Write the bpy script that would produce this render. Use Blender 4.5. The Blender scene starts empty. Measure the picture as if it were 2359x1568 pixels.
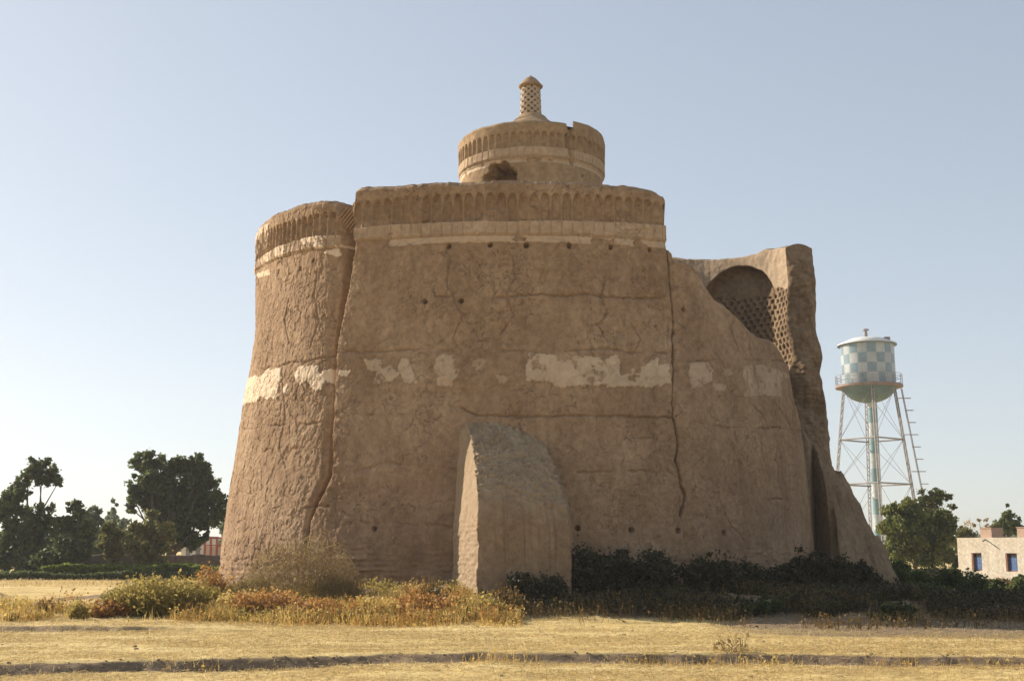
import bpy, math, random
import numpy as np
from mathutils import Vector

random.seed(7)
rng = np.random.default_rng(7)
sc = bpy.context.scene
col = sc.collection
R_ = math.radians

# ------------------------------------------------------------------ camera
FPX, PITCH, EYE = 1200.0, 9.69, 1.6
cam_d = bpy.data.cameras.new("camera")
cam = bpy.data.objects.new("camera", cam_d)
col.objects.link(cam)
cam.location = (0, 0, EYE)
cam.rotation_euler = (R_(90 + PITCH), 0, 0)
cam_d.sensor_width = 36.0
cam_d.lens = FPX / 1024 * 36.0
cam_d.clip_start = 0.1
cam_d.clip_end = 20000
sc.camera = cam

# ------------------------------------------------------------------ light
SUN_BACK, SUN_EL = 31.0, 27.0
sd = Vector((-math.cos(R_(SUN_EL)) * math.cos(R_(SUN_BACK)),
             math.cos(R_(SUN_EL)) * math.sin(R_(SUN_BACK)), math.sin(R_(SUN_EL))))
world = bpy.data.worlds.new("World")
sc.world = world
world.use_nodes = True
wn, wl = world.node_tree.nodes, world.node_tree.links
bg = wn["Background"]
sky = wn.new("ShaderNodeTexSky")
sky.sky_type = 'NISHITA'
sky.sun_disc = False
sky.sun_elevation = R_(SUN_EL)
sky.sun_rotation = R_(-(90 - SUN_BACK))
sky.altitude = 1500
sky.air_density = 1.0
sky.dust_density = 2.0
sky.ozone_density = 1.0
hsv = wn.new("ShaderNodeHueSaturation")          # dusty air: a paler sky
hsv.inputs["Saturation"].default_value = 0.82
gam = wn.new("ShaderNodeGamma")                 # haze evens out the sky's brightness
gam.inputs["Gamma"].default_value = 0.5
mul = wn.new("ShaderNodeVectorMath")
mul.operation = 'SCALE'
mul.inputs[3].default_value = 1.95
wl.new(sky.outputs[0], gam.inputs["Color"])
wl.new(gam.outputs[0], mul.inputs[0])
wl.new(mul.outputs[0], hsv.inputs["Color"])
wl.new(hsv.outputs[0], bg.inputs[0])
bg.inputs[1].default_value = 0.103
sl = bpy.data.lights.new("sun", 'SUN')
sl.energy = 5.0
sl.angle = R_(0.6)
sl.color = (1.0, 0.90, 0.76)
sun = bpy.data.objects.new("sun", sl)
col.objects.link(sun)
sun.rotation_euler = sd.to_track_quat('Z', 'Y').to_euler()
sc.view_settings.view_transform = 'Standard'
sc.view_settings.look = 'None'
sc.view_settings.exposure = 0.75
sc.view_settings.gamma = 1.0

# ------------------------------------------------------------------ helpers
CP, SP = math.cos(R_(PITCH)), math.sin(R_(PITCH))
K = 1024 / 2358.0                      # my measurements were taken on a 2358 px wide view


def ray(px, py):
    a, b = (px - 512) / FPX, (340 - py) / FPX
    return a, CP - b * SP, SP + b * CP


def at(px, py, Y):                      # the point seen at (px,py), Y metres ahead
    d = ray(px, py)
    t = Y / d[1]
    return Vector((d[0] * t, Y, EYE + d[2] * t))


def atx(px, Y):
    return (px - 512) / FPX * Y * 0.99


ORG = {}


def tag(o, label=None, cat=None, group=None, kind=None):
    if label: o["label"] = label
    if cat: o["category"] = cat
    if group: o["group"] = group
    if kind: o["kind"] = kind
    return o


def thing(name, loc, label, cat, group=None):
    o = bpy.data.objects.new(name, None)
    col.objects.link(o)
    o.location = loc
    o.empty_display_size = 0.3
    ORG[o.name] = np.array(loc, float)
    return tag(o, label, cat, group)


def mesh(name, V, F, mat, parent=None, smooth=True, attrs=None, matidx=None):
    """V (n,3) world coordinates, F (m,k) or list of faces; one mesh object."""
    V = np.asarray(V, float)
    org = ORG[parent.name] if parent is not None else np.zeros(3)
    me = bpy.data.meshes.new(name)
    if isinstance(F, np.ndarray):
        m, k = F.shape
        me.vertices.add(len(V))
        me.vertices.foreach_set("co", (V - org).astype(np.float32).ravel())
        me.loops.add(m * k)
        me.loops.foreach_set("vertex_index", F.astype(np.int32).ravel())
        me.polygons.add(m)
        me.polygons.foreach_set("loop_start", np.arange(0, m * k, k, dtype=np.int32))
        me.polygons.foreach_set("loop_total", np.full(m, k, dtype=np.int32))
        me.update(calc_edges=True)
    else:
        me.from_pydata([tuple(v) for v in (V - org)], [], F)
    for mm in (mat if isinstance(mat, (list, tuple)) else [mat]):
        me.materials.append(mm)
    if smooth:
        me.polygons.foreach_set("use_smooth", np.ones(len(me.polygons), dtype=bool))
    if matidx is not None:
        me.polygons.foreach_set("material_index", np.asarray(matidx, dtype=np.int32))
    if attrs:
        for an, av in attrs.items():
            a = me.attributes.new(an, 'FLOAT', 'POINT')
            a.data.foreach_set("value", np.asarray(av, np.float32).ravel())
    me.update()
    o = bpy.data.objects.new(name, me)
    col.objects.link(o)
    ORG[o.name] = org
    if parent is not None:
        o.parent = parent
    return o


def grid_faces(nr, nc, base=0, closed=False):
    i = np.arange(nr - 1)[:, None]
    j = np.arange(nc if closed else nc - 1)[None, :]
    a = base + i * nc + j
    b = base + i * nc + (j + 1) % nc
    return np.stack([a, b, b + nc, a + nc], -1).reshape(-1, 4)


class MB:                               # collects simple shapes into one mesh
    def __init__(s): s.v = []; s.f = []

    def add(s, vs, fs):
        n = len(s.v)
        s.v += [tuple(v) for v in vs]
        s.f += [tuple(i + n for i in f) for f in fs]

    def box(s, c, sx, sy, sz, ax=(1, 0, 0), ay=(0, 1, 0), az=(0, 0, 1)):
        c, ax, ay, az = Vector(c), Vector(ax), Vector(ay), Vector(az)
        vs = [c + ax * (sx / 2 * i) + ay * (sy / 2 * j) + az * (sz / 2 * k)
              for k in (-1, 1) for j in (-1, 1) for i in (-1, 1)]
        s.add(vs, [(0, 2, 3, 1), (4, 5, 7, 6), (0, 1, 5, 4), (2, 6, 7, 3), (0, 4, 6, 2), (1, 3, 7, 5)])

    def tube(s, p, q, r0, r1=None, n=8, cap=True):
        p, q = Vector(p), Vector(q)
        r1 = r0 if r1 is None else r1
        d = (q - p).normalized()
        u = d.cross(Vector((0, 0, 1)))
        if u.length < 1e-3: u = Vector((1, 0, 0))
        u.normalize(); w = d.cross(u)
        vs = []
        for c, r in ((p, r0), (q, r1)):
            for k in range(n):
                a = 2 * math.pi * k / n
                vs.append(c + u * (r * math.cos(a)) + w * (r * math.sin(a)))
        fs = [(k, (k + 1) % n, n + (k + 1) % n, n + k) for k in range(n)]
        if cap:
            fs += [tuple(range(n))[::-1], tuple(range(n, 2 * n))]
        s.add(vs, fs)

    def path(s, pts, rad, n=7):
        for i in range(len(pts) - 1):
            s.tube(pts[i], pts[i + 1], rad[i], rad[i + 1], n)

    def lathe(s, c, prof, n=48, sq=0):
        c = Vector(c); vs = []; fs = []
        for (r, z) in prof:
            for k in range(n):
                a = 2 * math.pi * k / n
                vs.append(c + Vector((r * math.cos(a), r * math.sin(a), z)))
        for i in range(len(prof) - 1):
            for k in range(n):
                fs.append((i * n + k, i * n + (k + 1) % n, (i + 1) * n + (k + 1) % n, (i + 1) * n + k))
        s.add(vs, fs)

    def build(s, name, mat, parent=None, smooth=False):
        return mesh(name, np.array([tuple(v) for v in s.v]), s.f, mat, parent, smooth)


# --- numpy noises
def _h(ix, iy, seed):
    n = (ix.astype(np.int64) * 374761393 + iy.astype(np.int64) * 668265263 + seed * 974634777) & 0xffffffff
    n = ((n ^ (n >> 13)) * 1274126177) & 0xffffffff
    n = (n ^ (n >> 16)) & 0xffffffff
    return n / 4294967295.0


def vnoise(x, y, seed=0):
    ix, iy = np.floor(x), np.floor(y)
    fx, fy = x - ix, y - iy
    fx = fx * fx * (3 - 2 * fx); fy = fy * fy * (3 - 2 * fy)
    a = _h(ix, iy, seed); b = _h(ix + 1, iy, seed); c = _h(ix, iy + 1, seed); d = _h(ix + 1, iy + 1, seed)
    return (a + (b - a) * fx) * (1 - fy) + (c + (d - c) * fx) * fy


def fbm(x, y, oct=4, seed=0, gain=0.5):
    s = 0; a = 1; t = 0
    for o in range(oct):
        s = s + a * (vnoise(x * 2 ** o + 17.3 * o, y * 2 ** o + 5.1 * o, seed + o) - 0.5)
        t += a; a *= gain
    return s / t * 2                    # about -1..1


def voro(x, y, seed=0):
    ix, iy = np.floor(x), np.floor(y)
    f1 = np.full(x.shape, 9.0); f2 = np.full(x.shape, 9.0); idv = np.zeros(x.shape)
    for dx in (-1, 0, 1):
        for dy in (-1, 0, 1):
            cx, cy = ix + dx, iy + dy
            px = cx + 0.1 + 0.8 * _h(cx, cy, seed); py = cy + 0.1 + 0.8 * _h(cx, cy, seed + 7)
            d = np.hypot(px - x, py - y)
            v = _h(cx, cy, seed + 13)
            m = d < f1
            f2 = np.where(m, f1, np.minimum(f2, d))
            idv = np.where(m, v, idv)
            f1 = np.where(m, d, f1)
    return f1, f2 - f1, idv


def sstep(a, b, x):
    t = np.clip((x - a) / (b - a), 0, 1)
    return t * t * (3 - 2 * t)


def poly_dist(S, Z, pts, w=None):
    """distance to a polyline and interpolated width along it; signed across (right positive)."""
    best = np.full(S.shape, 99.0); sg = np.zeros(S.shape); ww = np.zeros(S.shape)
    for i in range(len(pts) - 1):
        (ax, ay), (bx, by) = pts[i], pts[i + 1]
        ex, ey = bx - ax, by - ay
        L = ex * ex + ey * ey + 1e-9
        t = np.clip(((S - ax) * ex + (Z - ay) * ey) / L, 0, 1)
        d = np.hypot(S - ax - t * ex, Z - ay - t * ey)
        m = d < best
        best = np.where(m, d, best)
        if w is not None:
            ww = np.where(m, w[i] + (w[i + 1] - w[i]) * t, ww)
        sg = np.where(m, np.sign(S - (ax + t * ex)), sg)
    return best, sg, ww


def in_poly(S, Z, P):
    ins = np.zeros(S.shape, bool)
    n = len(P)
    for i in range(n):
        (x1, y1), (x2, y2) = P[i], P[(i + 1) % n]
        c = ((y1 > Z) != (y2 > Z)) & (S < (x2 - x1) * (Z - y1) / (y2 - y1 + 1e-12) + x1)
        ins ^= c
    return ins


# ------------------------------------------------------------------ materials
def newmat(name):
    m = bpy.data.materials.new(name)
    m.use_nodes = True
    nt = m.node_tree
    return m, nt.nodes, nt.links, nt.nodes["Principled BSDF"]


def ramp(N, stops):
    r = N.new("ShaderNodeValToRGB")
    e = r.color_ramp.elements
    while len(e) < len(stops): e.new(0.5)
    for k, (p, c) in enumerate(stops):
        e[k].position = p
        e[k].color = (*c, 1) if len(c) == 3 else c
    return r


def noise(N, L, scale, detail=4, rough=0.55, vec=None, dist=0.0):
    n = N.new("ShaderNodeTexNoise")
    n.inputs["Scale"].default_value = scale
    n.inputs["Detail"].default_value = detail
    n.inputs["Roughness"].default_value = rough
    n.inputs["Distortion"].default_value = dist
    if vec is not None: L.new(vec, n.inputs["Vector"])
    return n


def mixc(N, L, fac, a, b, mode='MIX'):
    m = N.new("ShaderNodeMix")
    m.data_type = 'RGBA'; m.blend_type = mode
    for s, v in ((m.inputs[0], fac), (m.inputs[6], a), (m.inputs[7], b)):
        if hasattr(v, "links"): L.new(v, s)
        elif isinstance(v, (int, float)): s.default_value = v
        else: s.default_value = (*v, 1)
    return m.outputs[2]


def mathn(N, L, op, a, b=None, clamp=False):
    m = N.new("ShaderNodeMath"); m.operation = op; m.use_clamp = clamp
    for s, v in zip(m.inputs, (a, b)):
        if v is None: continue
        if hasattr(v, "links"): L.new(v, s)
        else: s.default_value = v
    return m.outputs[0]


def coords(N, L, scale=(1, 1, 1)):
    tc = N.new("ShaderNodeTexCoord")
    mp = N.new("ShaderNodeMapping")
    mp.inputs["Scale"].default_value = scale
    L.new(tc.outputs["Object"], mp.inputs["Vector"])
    return mp.outputs["Vector"]


def mud_mat(name, c1, c2, c3, plaster=(0.72, 0.56, 0.40), bump=1.0, cracks=0.35):
    m, N, L, P = newmat(name)
    v = coords(N, L)
    vs = coords(N, L, (1, 1, 0.35))
    n1 = noise(N, L, 0.55, 5, 0.6, v)
    n2 = noise(N, L, 6.0, 6, 0.65, v)
    n3 = noise(N, L, 38.0, 4, 0.7, v)
    n4 = noise(N, L, 1.6, 4, 0.6, vs)
    r1 = ramp(N, [(0.35, c1), (0.52, c2), (0.68, c3)])
    L.new(n1.outputs["Fac"], r1.inputs[0])
    r2 = ramp(N, [(0.3, (0.72, 0.71, 0.70)), (0.7, (1.18, 1.18, 1.18))])
    L.new(n2.outputs["Fac"], r2.inputs[0])
    c = mixc(N, L, 1.0, r1.outputs[0], r2.outputs[0], 'MULTIPLY')
    r3 = ramp(N, [(0.3, (0.82, 0.80, 0.78)), (0.7, (1.12, 1.11, 1.08))])
    L.new(n3.outputs["Fac"], r3.inputs[0])
    c = mixc(N, L, 0.8, c, r3.outputs[0], 'MULTIPLY')
    r4 = ramp(N, [(0.38, (0.84, 0.81, 0.78)), (0.6, (1.06, 1.06, 1.05))])
    L.new(n4.outputs["Fac"], r4.inputs[0])
    c = mixc(N, L, 0.8, c, r4.outputs[0], 'MULTIPLY')
    at_ = N.new("ShaderNodeAttribute"); at_.attribute_name = "plaster"
    pn = ramp(N, [(0.25, tuple(x * 0.86 for x in plaster)), (0.75, plaster)])
    L.new(n2.outputs["Fac"], pn.inputs[0])
    c = mixc(N, L, at_.outputs["Fac"], c, pn.outputs[0])
    st = N.new("ShaderNodeAttribute"); st.attribute_name = "stain_shade"
    c = mixc(N, L, st.outputs["Fac"], c, (0.17, 0.11, 0.075))  # real stains and painted shade share this dark colour
    L.new(c, P.inputs["Base Color"])
    P.inputs["Roughness"].default_value = 0.95
    P.inputs["Specular IOR Level"].default_value = 0.12
    # bump: straw-mud grain and hairline cracks
    vo = N.new("ShaderNodeTexVoronoi"); vo.feature = 'DISTANCE_TO_EDGE'
    vo.inputs["Scale"].default_value = 2.0
    wv = N.new("ShaderNodeVectorMath"); wv.operation = 'ADD'
    nz = noise(N, L, 3.0, 5, 0.6, v)
    sc_ = N.new("ShaderNodeVectorMath"); sc_.operation = 'SCALE'; sc_.inputs[3].default_value = 0.55
    L.new(nz.outputs["Color"], sc_.inputs[0]); L.new(v, wv.inputs[0]); L.new(sc_.outputs[0], wv.inputs[1])
    L.new(wv.outputs[0], vo.inputs["Vector"])
    cr = ramp(N, [(0.0, (0, 0, 0)), (0.022, (1, 1, 1))])
    L.new(vo.outputs["Distance"], cr.inputs[0])
    gate = ramp(N, [(0.48, (1, 1, 1)), (0.60, (0, 0, 0))])
    gn = noise(N, L, 1.1, 3, 0.5, v); L.new(gn.outputs["Fac"], gate.inputs[0])
    crk = mathn(N, L, 'MAXIMUM', cr.outputs[0], gate.outputs[0])
    crk = mathn(N, L, 'MAXIMUM', crk, at_.outputs["Fac"])
    h = mathn(N, L, 'ADD', mathn(N, L, 'MULTIPLY', n2.outputs["Fac"], 1.05),
              mathn(N, L, 'MULTIPLY', n3.outputs["Fac"], 0.75))
    h = mathn(N, L, 'MULTIPLY', h, 1.0) if name == 'buttress_mud' else mathn(N, L, 'MULTIPLY', h, mathn(N, L, 'SUBTRACT', 1.15, at_.outputs["Fac"]))
    h = mathn(N, L, 'ADD', h, mathn(N, L, 'MULTIPLY', crk, 1.6 * cracks))
    b = N.new("ShaderNodeBump")
    b.inputs["Strength"].default_value = 0.95 * bump
    b.inputs["Distance"].default_value = 0.03
    L.new(h, b.inputs["Height"])
    L.new(b.outputs[0], P.inputs["Normal"])
    # darker colour inside the cracks themselves
    cc = mixc(N, L, mathn(N, L, 'SUBTRACT', 1.0, crk), c, (0.15, 0.10, 0.065))
    cc2 = mixc(N, L, cracks, c, cc)
    L.new(cc2, P.inputs["Base Color"])
    return m


def plain_mat(name, c, rough=0.6, var=0.12, scale=3.0, metal=0.0, bump=0.0):
    m, N, L, P = newmat(name)
    v = coords(N, L)
    n = noise(N, L, scale, 5, 0.6, v)
    r = ramp(N, [(0.3, tuple(x * (1 - var) for x in c)), (0.7, tuple(min(1, x * (1 + var)) for x in c))])
    L.new(n.outputs["Fac"], r.inputs[0]); L.new(r.outputs[0], P.inputs["Base Color"])
    P.inputs["Roughness"].default_value = rough
    P.inputs["Metallic"].default_value = metal
    if bump:
        b = N.new("ShaderNodeBump"); b.inputs["Strength"].default_value = bump
        n2 = noise(N, L, scale * 8, 4, 0.6, v)
        L.new(n2.outputs["Fac"], b.inputs["Height"]); L.new(b.outputs[0], P.inputs["Normal"])
    return m


def leaf_mat(name, stops, trans=0.3, rough=0.6):
    m, N, L, P = newmat(name)
    a = N.new("ShaderNodeAttribute"); a.attribute_name = "tint"
    r = ramp(N, stops)
    L.new(a.outputs["Fac"], r.inputs[0])
    L.new(r.outputs[0], P.inputs["Base Color"])
    P.inputs["Roughness"].default_value = rough
    P.inputs["Specular IOR Level"].default_value = 0.25
    t = N.new("ShaderNodeBsdfTranslucent")
    L.new(r.outputs[0], t.inputs[0])
    mx = N.new("ShaderNodeMixShader"); mx.inputs[0].default_value = trans
    out = N["Material Output"] if "Material Output" in N else N.get("Material Output")
    L.new(P.outputs[0], mx.inputs[1]); L.new(t.outputs[0], mx.inputs[2]); L.new(mx.outputs[0], out.inputs[0])
    return m


M_mud = mud_mat("mud_render", (0.33, 0.220, 0.134), (0.39, 0.265, 0.166), (0.445, 0.312, 0.200))
M_mud_turret = mud_mat("mud_render_turret", (0.35, 0.24, 0.14), (0.40, 0.28, 0.165), (0.45, 0.32, 0.195), cracks=0.15)
M_core = mud_mat("broken_mud_brick", (0.26, 0.18, 0.115), (0.33, 0.238, 0.15), (0.39, 0.29, 0.19), bump=1.5, cracks=0.0)
M_butt = mud_mat("buttress_mud", (0.35, 0.235, 0.14), (0.40, 0.275, 0.17), (0.45, 0.32, 0.205), plaster=(0.52, 0.395, 0.262), bump=1.8, cracks=0.0)  # plaster tone here paints sunlight on the top and flank
M_bark = plain_mat("bark", (0.10, 0.08, 0.06), 0.9, 0.3, 6)
M_barkp = plain_mat("pale_bark", (0.26, 0.22, 0.18), 0.9, 0.2, 6)

# ------------------------------------------------------------------ ground
TCX, TCY = 0.16, 40.0                    # centre of the tower


def furrow_y(x):
    b = np.interp(x, [-40, -7, -5.2, -3.7, -1.9, 0, 2, 3.8, 5.6, 7.5, 40], [9, 16.35, 16.95, 17.4, 17.8, 18.02, 18.12, 18.05, 17.85, 17.6, 14])
    return b + 0.13 * fbm(x * 0.9, x * 0 + 3.3, 4, 5)


def gz(x, y):
    x = np.asarray(x, float); y = np.asarray(y, float)
    z = 0.05 * fbm(x * 0.15, y * 0.15, 3, 2)
    d = np.hypot(x - TCX, y - TCY)
    near = (1 - sstep(9.6, 14.6, d))
    z = z + 0.46 * near * (1 + 0.25 * fbm(x * 0.5, y * 0.5, 3, 8))
    z = z - 0.75 * sstep(10, 30, x) * sstep(26, 60, y)
    # small bund: the field steps down towards the camera
    fy = furrow_y(x)
    rough = fbm(x * 2.2, y * 2.2, 4, 11)
    ff = 1 - sstep(60, 90, np.abs(x))
    hh_ = 0.10 * (1 + 0.45 * fbm(x * 0.7, x * 0 + 8.1, 3, 15))
    z = z - hh_ * (1 - sstep(-0.14, 0.10, y - fy + 0.18 * rough)) * ff
    z = z + 0.05 * np.exp(-((y - fy - 0.3) / 0.25) ** 2) * ff
    # second low broken bank along the weeds
    fy2 = 22.9 - 0.02 * x
    m2 = (1 - sstep(-8, -3, x)) * ff
    z = z - 0.10 * (1 - sstep(-0.1, 0.14, y - fy2 + 0.25 * rough)) * m2 + 0.10 * m2 * (1 - sstep(30, 40, y))
    # spoil heap far left
    z = z + 0.32 * np.exp(-(((x + 17.3) / 1.6) ** 2 + ((y - 38.0) / 0.5) ** 2)) * (1 + 0.5 * rough)
    z = z + 0.06 * sstep(23, 26, y) * (1 - sstep(45, 60, y)) * fbm(x * 1.3, y * 1.3, 4, 21)
    z = z + 0.016 * fbm(x * 7, y * 7, 2, 31) * (1 - sstep(40, 60, np.hypot(x, y)))
    # hummocks on the shaded right side
    z = z + 0.32 * np.exp(-(((x - 9.4) / 1.6) ** 2 + ((y - 29.0) / 1.4) ** 2))
    z = z + 0.28 * np.exp(-(((x - 13.2) / 1.6) ** 2 + ((y - 30.0) / 1.6) ** 2))
    return z


def lines(parts):
    out = []
    for a, b, st in parts: out.append(np.arange(a, b, st))
    return np.concatenate(out)


gxs = np.concatenate([-np.geomspace(24, 4000, 45)[::-1], lines([(-23.9, 23.9, 0.075)]), np.geomspace(24, 4000, 45)])
gys = np.concatenate([-np.geomspace(2, 2000, 16)[::-1], lines([(-1, 13, 0.7), (13, 28, 0.055), (28, 42, 0.12), (42, 80, 0.5)]),
                      np.geomspace(80.5, 6000, 50)])
GX, GY = np.meshgrid(gxs, gys)
GZ = gz(GX, GY)
soil = np.zeros(GX.shape)
fd = GY - furrow_y(GX) + 0.10 * fbm(GX * 2.2, GY * 2.2, 4, 11)
soil = np.maximum(soil, np.exp(-((fd + 0.02) / 0.14) ** 2) * (0.95 + 0.35 * fbm(GX * 1.2, GY * 1.2, 3, 77)))
fd2 = GY - (22.9 - 0.02 * GX) + 0.25 * fbm(GX * 2.2, GY * 2.2, 4, 11)
soil = np.maximum(soil, np.exp(-(fd2 / 0.3) ** 2) * (1 - sstep(-8, -4, GX)) * 0.6)
dd = np.hypot(GX - TCX, GY - TCY)
soil = np.maximum(soil, (1 - sstep(12, 15.5, dd + 1.2 * fbm(GX * 0.6, GY * 0.6, 3, 41))) * 0.8)
soil = np.maximum(soil, sstep(2, 6, GX) * sstep(22.5, 24, GY + 0.25 * (GX - 2)) * (1 - sstep(60, 75, GY)) * 0.75)  # bare soil, spread along the shadow edge to carry its darkness further
soil = np.maximum(soil, np.exp(-(((GX + 17.3) / 2.0) ** 2 + ((GY - 37.7) / 0.5) ** 2)))
soil = np.clip(soil, 0, 1)


def ground_mat():
    m, N, L, P = newmat("stubble_field")
    v = coords(N, L)
    vx = coords(N, L, (0.35, 1.0, 1))
    a = N.new("ShaderNodeAttribute"); a.attribute_name = "soil"
    n1 = noise(N, L, 0.9, 6, 0.7, vx)
    n2 = noise(N, L, 9, 6, 0.75, vx)
    n3 = noise(N, L, 45, 4, 0.8, vx)
    r1 = ramp(N, [(0.3, (0.42, 0.30, 0.135)), (0.48, (0.60, 0.455, 0.205)), (0.7, (0.74, 0.60, 0.32))])
    L.new(n1.outputs["Fac"], r1.inputs[0])
    r2 = ramp(N, [(0.30, (0.52, 0.45, 0.36)), (0.47, (0.96, 0.94, 0.9)), (0.7, (1.2, 1.2, 1.16))])
    L.new(n2.outputs["Fac"], r2.inputs[0])
    r3 = ramp(N, [(0.30, (0.55, 0.5, 0.42)), (0.5, (0.98, 0.97, 0.94)), (0.68, (1.35, 1.35, 1.3))])
    L.new(n3.outputs["Fac"], r3.inputs[0])
    c = mixc(N, L, 1, r1.outputs[0], r2.outputs[0], 'MULTIPLY')
    c = mixc(N, L, 0.9, c, r3.outputs[0], 'MULTIPLY')
    s1 = ramp(N, [(0.3, (0.16, 0.11, 0.068)), (0.7, (0.30, 0.215, 0.14))])
    L.new(n2.outputs["Fac"], s1.inputs[0])
    sf = mathn(N, L, 'ADD', a.outputs["Fac"], mathn(N, L, 'MULTIPLY', mathn(N, L, 'SUBTRACT', n2.outputs["Fac"], 0.5), 0.9), True)
    sr = ramp(N, [(0.35, (0, 0, 0)), (0.6, (1, 1, 1))]); L.new(sf, sr.inputs[0])
    c = mixc(N, L, sr.outputs[0], c, s1.outputs[0])
    L.new(c, P.inputs["Base Color"])
    P.inputs["Roughness"].default_value = 0.95
    P.inputs["Specular IOR Level"].default_value = 0.1
    b = N.new("ShaderNodeBump"); b.inputs["Strength"].default_value = 0.7; b.inputs["Distance"].default_value = 0.04
    h = mathn(N, L, 'ADD', n2.outputs["Fac"], mathn(N, L, 'MULTIPLY', n3.outputs["Fac"], 0.7))
    L.new(h, b.inputs["Height"]); L.new(b.outputs[0], P.inputs["Normal"])
    return m


g = mesh("ground", np.stack([GX, GY, GZ], -1).reshape(-1, 3), grid_faces(*GX.shape), ground_mat(), attrs={"soil": soil})
tag(g, "straw coloured stubble field around the mud tower", None, None, "structure")

# ------------------------------------------------------------------ the pigeon tower
tower = thing("pigeon_tower", (TCX, TCY, 0.3),
              "huge ruined round mud pigeon tower with fluted frieze and lantern turret", "tower")


def Rz(z):
    return np.interp(z, [-0.5, 0.3, 3.7, 5.85, 7.15, 9.3, 10.35, 12], [9.7, 9.57, 9.22, 8.95, 8.75, 8.55, 8.5, 8.48])


def ring_hit(px, py, cx=TCX, cy=TCY, Rf=Rz):
    """where the sight line through a photo point (2358-wide units) meets a round wall -> theta, z"""
    d = ray(px * K, py * K)
    z = 5.0
    for _ in range(30):
        R = float(Rf(z))
        A = d[0] ** 2 + d[1] ** 2; B = -2 * (d[0] * cx + d[1] * cy); C = cx * cx + cy * cy - R * R
        disc = max(B * B - 4 * A * C, 0)
        t = (-B - math.sqrt(disc)) / (2 * A)
        z = EYE + d[2] * t
    x, y = d[0] * t - cx, cy - d[1] * t
    return math.atan2(x, y), z


S0 = 9.0                                # s = S0 * theta


def SZ(pts):
    out = []
    for p in pts:
        th, z = ring_hit(*p)
        out.append((S0 * th, z))
    return out


def curve(pts, S, ext=True):
    q = SZ(pts)
    return np.interp(S, [a for a, b in q], [b for a, b in q])


th0, th1 = R_(-135), R_(76)
ths = np.concatenate([np.linspace(th0, R_(-96), 80, endpoint=False), np.linspace(R_(-96), th1, 1330)])
S1 = ths * S0
nc = len(ths)
sgr = ring_hit(827, 500)[0] * S0          # the big left fissure at frieze level
sRe = ring_hit(1531, 520)[0] * S0         # right edge of the middle block
top_l = curve([(592, 527), (600, 519), (620, 500), (660, 481), (700, 468), (745, 460), (780, 464), (800, 462), (824, 465)], S1)
top_c = curve([(830, 437), (850, 432), (960, 423), (1055, 418), (1180, 414), (1300, 417), (1400, 424), (1460, 428), (1500, 436), (1524, 449)], S1)
top_r = curve([(1531, 567), (1537, 569), (1548, 575), (1552, 598), (1580, 602), (1600, 611), (1625, 655), (1640, 678), (1700, 733),
               (1738, 778), (1766, 785), (1793, 835), (1806, 900), (1812, 920), (1835, 988)], S1)
ztop = np.where(S1 < sgr, top_l, np.where(S1 < sRe, top_c, top_r))
ztop = ztop + 0.035 * fbm(S1 * 1.7, S1 * 0 + 1, 4, 3) + 0.02 * fbm(S1 * 7, S1 * 0 + 1, 3, 4)
ztop = ztop + np.where(S1 > sRe, 0.07 * fbm(S1 * 2.5, S1 * 0 + 9, 3, 6), 0)
zA = np.where(S1 < sgr, curve([(590, 618), (620, 604), (651, 591), (712, 576), (767, 570), (815, 562)], S1),
              curve([(835, 556), (900, 551), (1000, 545), (1180, 541), (1400, 546), (1525, 556)], S1))
zB = np.where(S1 < sgr, curve([(594, 600), (620, 582), (651, 565), (712, 546), (767, 540), (815, 535)], S1),
              curve([(835, 528), (900, 518), (1000, 513), (1180, 509), (1400, 511), (1525, 519)], S1))
zC = np.where(S1 < sgr, curve([(600, 545), (620, 531), (651, 516), (700, 502), (753, 487), (815, 488)], S1),
              curve([(835, 470), (900, 458), (1000, 450), (1180, 446), (1400, 452), (1500, 462), (1525, 470)], S1))
nlow, nup, nrim, nin = 410, 84, 9, 14
zbot = -0.3
za = np.minimum(zA, ztop - 0.002)
rows = []
for k in range(nlow): rows.append(zbot + (za - zbot) * k / (nlow - 1))
for k in range(1, nup): rows.append(za + (ztop - za) * k / (nup - 1))
Z = np.array(rows); S = np.broadcast_to(S1, Z.shape).copy(); TH = S / S0
has_frieze = (zA < ztop - 0.3)
Rr = Rz(Z)
# the right block bulges out a little, no frieze taper
Rr = Rr + 0.28 * sstep(4.6 * 1.0, 11.5, S) * sstep(1, 7, Z)
Rr = Rr + 0.24 * sstep(8.0, 10.2, Z) * sstep(-10.5, -13.5, S)
Sj = S + 0.10 * fbm(S * 1.4, Z * 1.4, 3, 91) + 0.05 * fbm(S * 6, Z * 6, 3, 92)   # jagged crack lookup
Zj = Z + 0.07 * fbm(S * 1.6, Z * 1.6, 3, 93) + 0.04 * fbm(S * 6, Z * 6, 3, 94)

disp = 0.04 * fbm(S * 0.35, Z * 0.35, 3, 1) + 0.014 * fbm(S * 2.2, Z * 2.2, 4, 2) + 0.010 * fbm(S * 9, Z * 7, 3, 3)
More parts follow.
